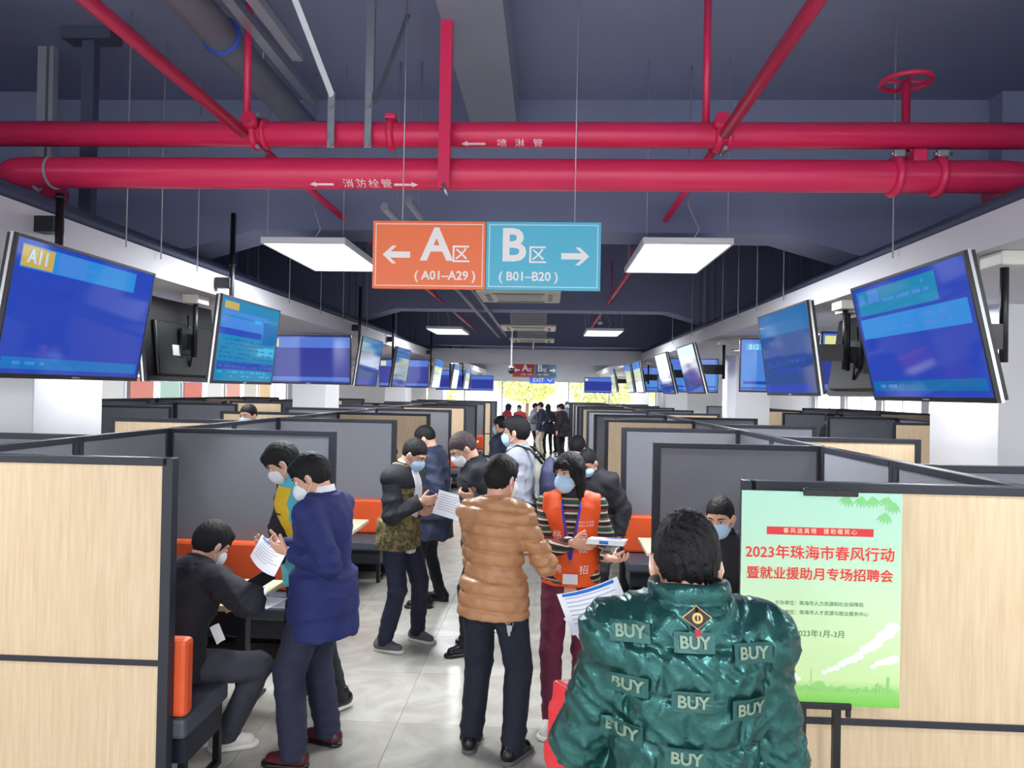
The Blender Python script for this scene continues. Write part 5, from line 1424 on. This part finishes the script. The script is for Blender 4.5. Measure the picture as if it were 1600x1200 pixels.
# 6 --- man in the tan puffer jacket
def puff_rows(pitch, amp):
    def mk(P):
        g = torso_coords(P)
        def f(x, y, z):
            a, b, c = g(x, y, z); t = (c + 0.008 * np.sin(9 * a + 4 * b)) / pitch; e = np.abs(t - np.round(t)) * pitch
            return -amp * 0.4 * np.abs(np.sin(np.pi * t)) ** 0.6 + amp * 1.25 * np.exp(-(e / 0.0085) ** 2) + 0.0022 * np.sin(85 * a + 30 * b + 3 * np.sin(40 * c)) * np.sin(np.pi * t)
        return f
    return mk
P6 = person(dict(label='man in tan brown quilted puffer jacket seen from behind, keys at his waist', pos=(-0.275, 4.08), heading=R(-18), H=1.70, lean=0.04, head=(0.15, -0.35, 0), hair='full', mask='white',
    handR=at_y(836, 872, 4.30), elbR=(0.7, -0.5, -1), palmR=(-0.5, 0.5, -0.4), fdirR=(-0.3, 1, 0.3), curlR=0.7, handL=at_y(758, 880, 4.44), elbL=(0.1, 0.3, -1), palmL=(0.6, 0, 0.5), fdirL=(-0.3, 1, -0.3), curlL=0.7,
    footR=(-0.155, 4.10), footL=(-0.40, 4.22), toeR=-0.25, toeL=0.2, trousers=C_indigo, shoe=C_blackl, sole=C_shoeg, baggy=0.014, wide=0.93, seed=6,
    top=jacket(0.022, -0.11, C_brown, fold=0.0022, puff=puff_rows(0.078, 0.0085), collar_o=0.002, z1=0.535, sleeve_o=0.013)))
kx = at_y(796, 968, 3.96)
k_ = empty('key_bunch', tuple(kx))
MB().torus((0, 0, 0), (0.2, 1, 0), 0.016, 0.0025, 18, 6).build('ring', M_galv, k_)
for i, (dx, L) in enumerate(((-0.012, 0.06), (0.0, 0.075), (0.014, 0.05))): MB(Matrix.Translation((dx, -0.004 * i, -0.012)) @ Matrix.Rotation(dx * 12, 4, 'Y')).box(-0.006, 0.006, -0.001, 0.001, -L, 0).tube([(0, -0.001, -0.008), (0, 0.001, -0.008)], 0.011, 12).build('key', M_galv, k_)
MB().box(-0.009, 0.009, -0.002, 0.004, 0.014, 0.055, bev=0.002).tube([(0, 0.0, 0.04), (0, 0.09, 0.05)], 0.004, 6).build('belt_clip', M_galv, k_)
tag(k_, 'bunch of metal keys hanging from the tan-jacketed man\'s waist', 'keys')
sheet('white leaflet in the left hand of the tan-jacketed man', at_y(737, 872, 4.40), (0.35, 0.5, -0.2), (-0.3, 0, 1), 0.10, 0.20, 0.01)
# 7 --- woman in the orange vest
def vest_top(P, S, root, lod):
    s = P['s']
    jacket(0.010, -0.03, C_fair, fold=0.004, nocollar=True, name='sweater')(P, S, root, lod)
    collar(P, C_blackc, root, lod, -0.004, z0=0.45, z1=0.575, name='turtleneck')
    q = Shape(); f, lo, hi = loft(P, 0.034, -0.055, 0.505); q.fn(f, lo, hi, 0.02); g = torso_coords(P)
    for sd in 'RL': q.cone(P['T'](0, -0.012, 0.455), P['sh' + sd], 0.078 * s, 0.078 * s, 0.03)
    q.disp(folds(0.004, 3))
    def arm(x, y, z):
        a, b, c = g(x, y, z)
        v = 0.105 - np.clip((c - 0.16) * 0.30, 0, 0.2)                         # V neck half width grows upward
        neck = np.where(b > 0.0, (0.003 + np.clip((c - 0.20) * 0.20, 0, 0.06)) - np.abs(a), -1.0)
        return np.maximum(np.where(c > 0.22, np.abs(a) - 0.180, -1.0), np.where(c > 0.20, neck, -1.0))
    q.cut(arm); q.cone(P['T'](0, -0.008, 0.44), P['T'](0, 0.01, 0.60), 0.072 * s, 0.080 * s, 0.01, sub=True)
    v = sdf_obj('vest', [q.mesh(0.009)], C_vest, root)
    full = Shape(); full.fn(f, lo, hi, 0.02); full.disp(folds(0.004, 3))
    for t_, x, z in (('格', 0.082, 0.262), ('力', 0.082, 0.186), ('聘', 0.078, 0.055), ('总', -0.080, 0.255), ('裁', -0.076, 0.178), ('招', -0.085, 0.052)):
        on_front(P, full, t_, 0.058, x, z, M_wtext, v, lod, raise_=0.004)
    for x, z in ((-0.085, 0.345), (-0.085, 0.325)): on_front(P, full, '珠海市人才资源', 0.016, x, z, M_wtext, v, lod, raise_=0.004)
    zp = Shape(); 
    for sx in (1, -1):
        pts = []
        for k in range(9):
            t = k / 8; x = sx * (0.056 * (1 - t) + 0.003); z = 0.46 - 0.34 * t
            base = P['T'](x, 0, z); d = P['Rt'] @ V3(0, 1, 0); tt = 0.3
            for _ in range(50):
                vv = full.value((base + d * tt)[None])[0]; tt -= max(-0.02, min(0.02, vv * 0.6))
            pts.append(base + d * (tt + 0.006))
        MB().tube(pts, 0.0075, 6).build('lanyard', C_lan, root)
    end = pts[-1]
    MB().tube([end, end + V3(0, 0.004, -0.03)], 0.004, 6).build('lanyard_clip', M_galv, root)
    d0 = P['Rt'] @ V3(0, 1, 0)
    MB(Matrix.Translation(tuple(end + V3(0.0, 0.014, -0.115)))).box(-0.045, 0.045, -0.001, 0.001, -0.03, 0.03, bev=0.0005).build('name_badge', M_paper, root)
P7 = person(dict(label='woman in bright orange vest and patterned sweater holding booklets', pos=(0.165, 4.56), heading=R(176), H=1.69, lean=0.0, head=(0.06, -0.60, 0.05), hair='long', mask='blue', wide=0.93, deep=0.95,
    handR=at_y(893, 848, 4.29), elbR=(-0.5, 0.3, -1), palmR=(0.1, 0.9, 0.3), fdirR=(1, -0.1, -0.1), curlR=0.5, handL=at_y(948, 872, 4.27), elbL=(0.35, 0.5, -1), palmL=(-0.1, 0.1, 1), fdirL=(0.7, -0.7, 0.0), curlL=0.6,
    footR=(0.06, 4.50), footL=(0.23, 4.62), toeR=-0.25, toeL=0.3, trousers=C_maroon, shoe=C_shoew, sole=C_solew, baggy=0.004, seed=7, top=vest_top))
bk = at_y(947, 850, 4.20)
o = empty('booklet_stack', tuple(bk), R(-12))
for i in range(6):
    MB(Matrix.Rotation(R(-6), 4, 'X')).box(-0.105 + i * 0.002, 0.105 + i * 0.002, -0.07, 0.07, 0.005 * i, 0.005 * i + 0.0046, mis=[0, 0, 0, 0, 0, 0]).build('booklet', M_paper, o)
MB(Matrix.Rotation(R(-6), 4, 'X')).box(-0.03, 0.02, -0.0712, -0.0700, 0.004, 0.022).box(0.0, 0.09, -0.02, 0.05, 0.0300, 0.0304).build('cover_print', M_inkb, o)['kind'] = 'stuff'
tag(o, 'small stack of white booklets in the orange-vested woman\'s hands', 'booklets')
# 8 --- man in the metallic green puffer jacket, nearest the camera
def green_puff(P):
    g = torso_coords(P)
    def f(x, y, z):
        a, b, c = g(x, y, z)
        row = np.floor(c / 0.108); u = (a + 0.02 * np.sin(b * 9)) / 0.125 + 0.5 * np.mod(row, 2) + 0.06 * np.sin(7 * c) + 0.25
        ez = np.abs(c / 0.108 - np.round(c / 0.108)) * 0.108; eu = np.abs(u - np.round(u)) * 0.125
        on = np.where(np.abs(a) < 0.18, 1.0, 0.3)
        seam = on * np.maximum(np.exp(-(ez / 0.0075) ** 2) * (0.45 + 0.55 * (np.sin(9 * a + 5 * row) > -0.3)), np.exp(-(eu / 0.0075) ** 2) * (0.4 + 0.6 * (np.sin(3.1 * np.round(u) + 2.3 * row) > -0.2)))
        pillow = (np.abs(np.sin(np.pi * u)) ** 0.5) * (np.abs(np.sin(np.pi * c / 0.108)) ** 0.5)
        cr = np.abs(np.sin(46 * a + 21 * c + 2.5 * np.sin(31 * c + 9 * a))) ** 0.6 * np.abs(np.sin(35 * c - 17 * a + 2.5 * np.sin(27 * a))) ** 0.6
        return 0.0085 * seam - 0.0045 * on * pillow + 0.010 * (cr - 0.35)
    return f
GX, GY = 0.362, 1.86
def green_top(P, S, root, lod):
    l2 = dict(lod); l2['c'] = 0.0068; l2['h'] = 0.0055
    jacket(0.038, -0.20, C_green, fold=0.003, puff=green_puff, nocollar=True, sleeve_o=0.027, sk=0.010)(P, S, root, l2)
    q = Shape(); a, b = P['T'](0, -0.018, 0.43), P['T'](0, -0.014, 0.535); s = P['s']
    q.cone(a, b, 0.112 * s, 0.095 * s, 0.02).cut(plane(b + (b - a) * 0.25, b - a)).cone(a, b + (b - a), 0.083 * s, 0.080 * s, 0.01, sub=True)
    q.disp(folds(0.008, 5)).disp(lambda x, y, z: -0.008 * np.abs(np.sin(60 * (z - a[2]))) ** 0.6)
    sdf_obj('collar', [q.mesh(0.007)], C_green, root)
    sh = P['jacket_base']; inv = P['loc']
    def place(px, py):
        w = at_y(px, py, GY - 0.17); L = inv(w); d = P['Rt'].T @ (L - P['pel']) / P['s']; return d[0], d[2]
    for px, py in ((995, 1002), (1092, 1014), (1186, 1034), (990, 1088), (1086, 1104), (1180, 1122), (982, 1168), (1076, 1194)):
        x, z = place(px, py)
        bm = bmesh.new(); vs = [bm.verts.new(p) for p in ((-0.045, -0.022, 0), (0.045, -0.022, 0), (0.045, 0.022, 0), (-0.045, 0.022, 0))]; bm.faces.new(vs)
        bmesh.ops.triangulate(bm, faces=bm.faces[:]); bmesh.ops.subdivide_edges(bm, edges=bm.edges[:], cuts=7)
        me = bpy.data.meshes.new('label_patch'); bm.to_mesh(me); bm.free()
        on_front(P, sh, me, 0, x * P['s'], z, C_patchg, root, lod, back=True, name='label_patch', raise_=0.0105)
        me = text_mesh('BUY', 0.036, offset=0.0012); on_front(P, sh, me, 0, x * P['s'], z, C_greent, root, lod, back=True, raise_=0.0145)
    x, z = place(1098, 976)
    def dia(w, m, nm, rs, pts=None):
        bm = bmesh.new(); vs = [bm.verts.new((px * w, pz * w, 0)) for px, pz in (pts or ((-1, 0), (0, -0.72), (1, 0), (0, 0.72)))]; bm.faces.new(vs)
        bmesh.ops.triangulate(bm, faces=bm.faces[:]); bmesh.ops.subdivide_edges(bm, edges=bm.edges[:], cuts=5)
        me = bpy.data.meshes.new(nm); bm.to_mesh(me); bm.free()
        on_front(P, sh, me, 0, x, z, m, root, lod, back=True, name=nm, raise_=rs)
    Mp = mat('patch_black', (34, 26, 22), rough=0.6); Mg = mat('patch_gold', (206, 170, 100), rough=0.5)
    dia(0.034, Mg, 'patch_edge', 0.014); dia(0.031, Mp, 'patch', 0.0165)
    dia(0.012, Mg, 'patch_emblem', 0.0185, [(math.cos(t) * 1.0, math.sin(t) * 0.95) for t in np.linspace(0, 2 * math.pi, 17)[:-1]])
    dia(0.007, Mp, 'patch_emblem_core', 0.020, [(math.cos(t) * 1.0, math.sin(t) * 0.95) for t in np.linspace(0, 2 * math.pi, 13)[:-1]])
    dia(0.006, Mg, 'patch_emblem_bar', 0.0215, [(-0.25, -1.4), (0.25, -1.4), (0.25, 1.4), (-0.25, 1.4)])
    dia(0.008, mat('red_tag', (150, 30, 50), rough=0.6), 'patch_tag', 0.014, [(-0.9, -5.2), (0.9, -5.2), (0.9, -3.0), (-0.9, -3.0)])
P8 = person(dict(label='man in shiny metallic green puffer jacket, back to the camera in front', pos=(GX, GY), heading=R(0), H=1.80, neck=0.034, lean=0.05, head=(0.36, 0.0, 0.05), hair='spiky', mask='white', wide=0.98,
    handL=V3(0.17, 2.14, 1.29), elbL=(-0.30, -0.7, -0.8), palmL=(1, 0, 0.2), fdirL=(0, 0.8, 0.5), curlL=0.7, handR=V3(0.54, 2.14, 1.20), elbR=(0.28, -0.6, -1), curlR=0.7,
    footR=(0.475, 1.88), footL=(0.25, 1.88), trousers=C_blackc, shoe=C_blackl, sole=C_blackl, seed=8, top=green_top))
sheet('printed leaflet with blue header held left of the green-jacketed man', at_y(930, 950, 2.18), (0.95, 0.2, 0.22), (-0.3, 0.75, 0.62), 0.19, 0.15, 0.015, head=True)
sheet('second white leaflet drooping under the printed one', at_y(932, 974, 2.20), (0.7, 0.2, 0.5), (-0.55, 0.5, 0.6), 0.14, 0.14, 0.012)
rb = Shape().fn(lambda x, y, z: np.maximum(np.maximum(np.abs(x) - (0.085 - 0.10 * np.clip(z - 0.20, 0, .3)), np.abs(y) - (0.05 - 0.10 * np.clip(z - 0.2, 0, 0.3))), np.abs(z - 0.18) - 0.18) - 0.012, V3(-0.11, -0.08, 0), V3(0.11, 0.08, 0.37), 0.01).disp(folds(0.006, 2))
M_bag = mat('red_plastic_bag', (226, 44, 56), rough=0.35, var=0.1)
o = sdf_obj('shopping_bag', [rb.mesh(0.009)], M_bag); o.location = (0.125, 2.22, 0.815); o.rotation_euler = (0, 0, R(30))
MB().tube([(-0.03, 0, 0.355), (-0.03, -0.02, 0.42), (-0.02, -0.03, 0.455), (0.0, -0.02, 0.42), (0.02, 0, 0.355)], 0.006, 6).build('handle', M_bag, o)
tag(o, 'red plastic carrier bag hanging from the green-jacketed man\'s left hand', 'bag')
# 9 --- grey-haired man
def split_top(P, S, root, lod):
    jacket(0.026, -0.14, C_blackc, fold=0.009)(P, S, root, lod)
    g = torso_coords(P)
    for nm, m, z0, z1 in (('white_band', C_white, 0.26, 0.40), ('red_band', C_redw, -0.13, 0.26)):
        q = Shape(); f, lo, hi = loft(P, 0.032, z0, z1); q.fn(f, lo, hi, 0.02)
        def c(x, y, z):
            a, b, d = g(x, y, z); return np.maximum(b + 0.03, np.abs(a) - 0.30)
        q.cut(c); sdf_obj(nm, [q.mesh(lod['c'])], m, root)
P9 = person(dict(label='grey-brown haired man bending his head beyond the tan-jacketed man', pos=(-0.48, 5.72), heading=R(105), H=1.78, lean=0.16, head=(0.60, 0.15, 0), hair='short', hairmat=M_hair2, mask='white', lod=0,
    handL=at_y(745, 776, 5.55), elbL=(0.7, -0.3, -1), palmL=(0, 0.6, 0.6), fdirL=(-1, 0.1, 0), curlL=0.8, handR=at_y(742, 786, 5.80), elbR=(0.6, 0.5, -1), palmR=(0, -0.6, 0.5), fdirR=(-1, 0, 0), curlR=0.8,
    footL=(-0.58, 5.70), footR=(-0.52, 5.98), trousers=C_blackc, shoe=C_blackl, sole=C_blackl, seed=9, top=split_top))
# 10 --- man with glasses and backpack
P10 = person(dict(label='man with glasses in grey hoodie carrying a dark backpack, looking left', pos=(-0.24, 6.4), heading=R(80), H=1.84, lean=0.0, head=(0.05, 0.0, 0), hair='full', mask='blue', lod=1,
    footL=(-0.27, 6.28), footR=(-0.22, 6.52), trousers=C_dtr, shoe=C_blackl, sole=C_solew, seed=10, top=jacket(0.028, -0.13, C_grey, fold=0.010, collar_o=0.01)))
Hd = P10['Hd']
gl = MB()
for sx in (1, -1): gl.torus(Hd(sx * 0.032, 0.102, 0.008), P10['Rh'] @ V3(0, 1, 0), 0.020, 0.0022, 18, 6).tube([Hd(sx * 0.052, 0.098, 0.012), Hd(sx * 0.080, 0.04, 0.012), Hd(sx * 0.082, -0.01, 0.008)], 0.0022, 6)
gl.tube([Hd(-0.012, 0.104, 0.012), Hd(0.012, 0.104, 0.012)], 0.002, 6).build('glasses', M_black, P10['root'])
bp_ = Shape().ell(V3(0, 0, 0.24), V3(0.15, 0.09, 0.24), None, 0.02).ell(V3(0, -0.06, 0.16), V3(0.12, 0.06, 0.13), None, 0.03).disp(folds(0.005, 3))
o = sdf_obj('backpack', [bp_.mesh(0.014)], cloth('dark_backpack_nylon', (52, 58, 92), rough=0.6))
bl = P10['Rw'] @ (P10['T'](0, -0.262, 0.0)) + P10['org']; o.location = tuple(bl); o.rotation_euler = (0, 0, P10['th'])
for sx in (1, -1): MB().tube([(sx * 0.09, 0.05, 0.42), (sx * 0.10, 0.15, 0.535), (sx * 0.10, 0.27, 0.565), (sx * 0.11, 0.36, 0.51), (sx * 0.115, 0.41, 0.40), (sx * 0.12, 0.42, 0.25), (sx * 0.17, 0.28, 0.12), (sx * 0.13, 0.08, 0.06)], 0.012, 8).build('strap', M_black, o)
tag(o, 'dark navy backpack on the back of the man with glasses', 'backpack')
# 11+ --- further people
def simple(label, pos, heading, H, topm, trm, hair='short', mask='blue', lod=1, hem=-0.14, o=0.026, group=None, skin=None, **k):
    d = dict(label=label, pos=pos, heading=R(heading), H=H, trousers=trm, hair=hair, mask=mask, lod=lod, seed=int(abs(pos[1] * 7)) % 9, top=jacket(o, hem, topm, fold=0.009), lean=0.05, head=(0.15, 0, 0))
    if group: d['group'] = group
    d.update(k); return person(d)
simple('man in black seated at the right booth table behind the poster', (1.19, 5.00), 165, 1.86, C_blackc, C_blackc, hair='crop', mask='blue', lod=0, seat=0.44, head=(0.30, -0.25, 0), lean=0.12,
       footR=(1.10, 4.70), footL=(1.38, 4.66), handR=V3(1.02, 4.72, 0.80), handL=V3(1.30, 4.70, 0.80), palmR=(0, 0, -1), palmL=(0, 0, -1), fdirR=(0.2, -1, 0), fdirL=(-0.2, -1, 0), elbR=(-1, 0.6, -0.3), elbL=(1, 0.6, -0.3))
simple('person in dark clothes seated at the third left booth by the aisle', (-2.02, 9.95), 175, 1.72, C_tealdark, C_blackc, lod=1, seat=0.44, lean=0.25, head=(0.6, -0.3, 0), footR=(-2.1, 9.6), footL=(-1.85, 9.6), handR=V3(-2.15, 9.52, 0.84), handL=V3(-1.88, 9.52, 0.84), elbR=(-1, 0.5, 0.4), elbL=(1, 0.5, 0.4))
simple('person with long black hair seated on the near bench of the third left booth', (-1.92, 8.58), 5, 1.68, C_blackc, C_blackc, hair='long', lod=1, seat=0.44, lean=0.25, head=(0.4, 0, 0), footR=(-1.8, 8.95), footL=(-2.05, 8.95), handR=V3(-1.8, 9.1, 0.82), handL=V3(-2.1, 9.1, 0.82), elbR=(1, -0.5, 0), elbL=(-1, -0.5, 0))
simple('man in dark jacket just beyond the backpack wearer', (-0.55, 9.6), 60, 1.74, C_dnavy, C_blackc, lod=1)
simple('person in grey jacket bending beyond the orange-vested woman', (0.22, 7.25), -25, 1.66, C_grey, C_blackc, hair='full', lod=1, lean=0.30, head=(0.5, 0, 0))
PB_ = simple('person in dark hoodie with a bright blue patch by the second right partition', (0.47, 6.62), 150, 1.62, C_tealdark, C_blackc, lod=1, lean=0.28, head=(0.6, 0, 0), o=0.036)
sdf_obj('blue_patch', [Shape().ell(PB_['shR'] * 0.6 + PB_['N'] * 0.4 + V3(0, 0.02, 0.03), V3(0.06, 0.07, 0.085), PB_['Rt']).mesh(0.01)], cloth('bright_blue_fabric', (96, 132, 222)), PB_['root'])
# far group by the doorway
far = [('dark red coat standing leftmost by the far partitions', (-1.28, 23.6), -60, 1.66, C_red, C_blackc, 'long'), ('red jacket alone left of the far doorway group', (-0.88, 24.2), 150, 1.62, C_redw, C_blackc, 'short'),
       ('grey jacket facing the suited man near the doorway', (-0.42, 23.4), -80, 1.70, C_grey, C_blackc, 'short'), ('dark suit jacket and beige trousers near the doorway', (-0.14, 22.9), 70, 1.74, C_navyt, C_beige, 'short'),
       ('long dark coat behind the suited man near the doorway', (0.06, 24.4), 20, 1.66, C_tealdark, C_blackc, 'long'), ('maroon coat looking at a phone near the doorway', (0.42, 25.0), 160, 1.64, C_maroon, C_blackc, 'full'),
       ('grey top standing farthest back by the doorway', (0.70, 26.2), 190, 1.74, C_grey, C_dtr, 'short'), ('long black coat by the far right partitions', (0.50, 22.9), 60, 1.70, C_blackc, C_blackc, 'full')]
for i, (lab, pos, hd, H, tm, tr, hr) in enumerate(far):
    simple('far person in ' + lab, pos, hd, H, tm, tr, hair=hr, lod=2, hem=-0.28 if 'coat' in lab else -0.14, mask='white' if i % 2 else 'blue', group='people near the far doorway',
           handR=V3(pos[0] + 0.05, pos[1] - 0.2, 1.1) if 'phone' in lab or 'suit' in lab else None)
# heads that show above the outer partitions
for lab, pos, hd, H, tm in (('masked man looking over the second left partition row', (-3.44, 8.45), 165, 1.86, C_grey), ('dark-haired person in the third left row, only the hair showing', (-6.75, 15.3), 90, 1.74, C_blackc),
                            ('person in the second left row, hair showing near the second column', (-3.75, 16.2), 60, 1.74, C_dnavy), ('person in the third right row, dark hair just showing', (5.6, 15.0), -90, 1.74, C_blackc)):
    simple(lab, pos, hd, H, tm, C_blackc, hair='crop' if 'masked' in lab else 'short', lod=1 if 'masked' in lab else 2, group='people behind the partitions')
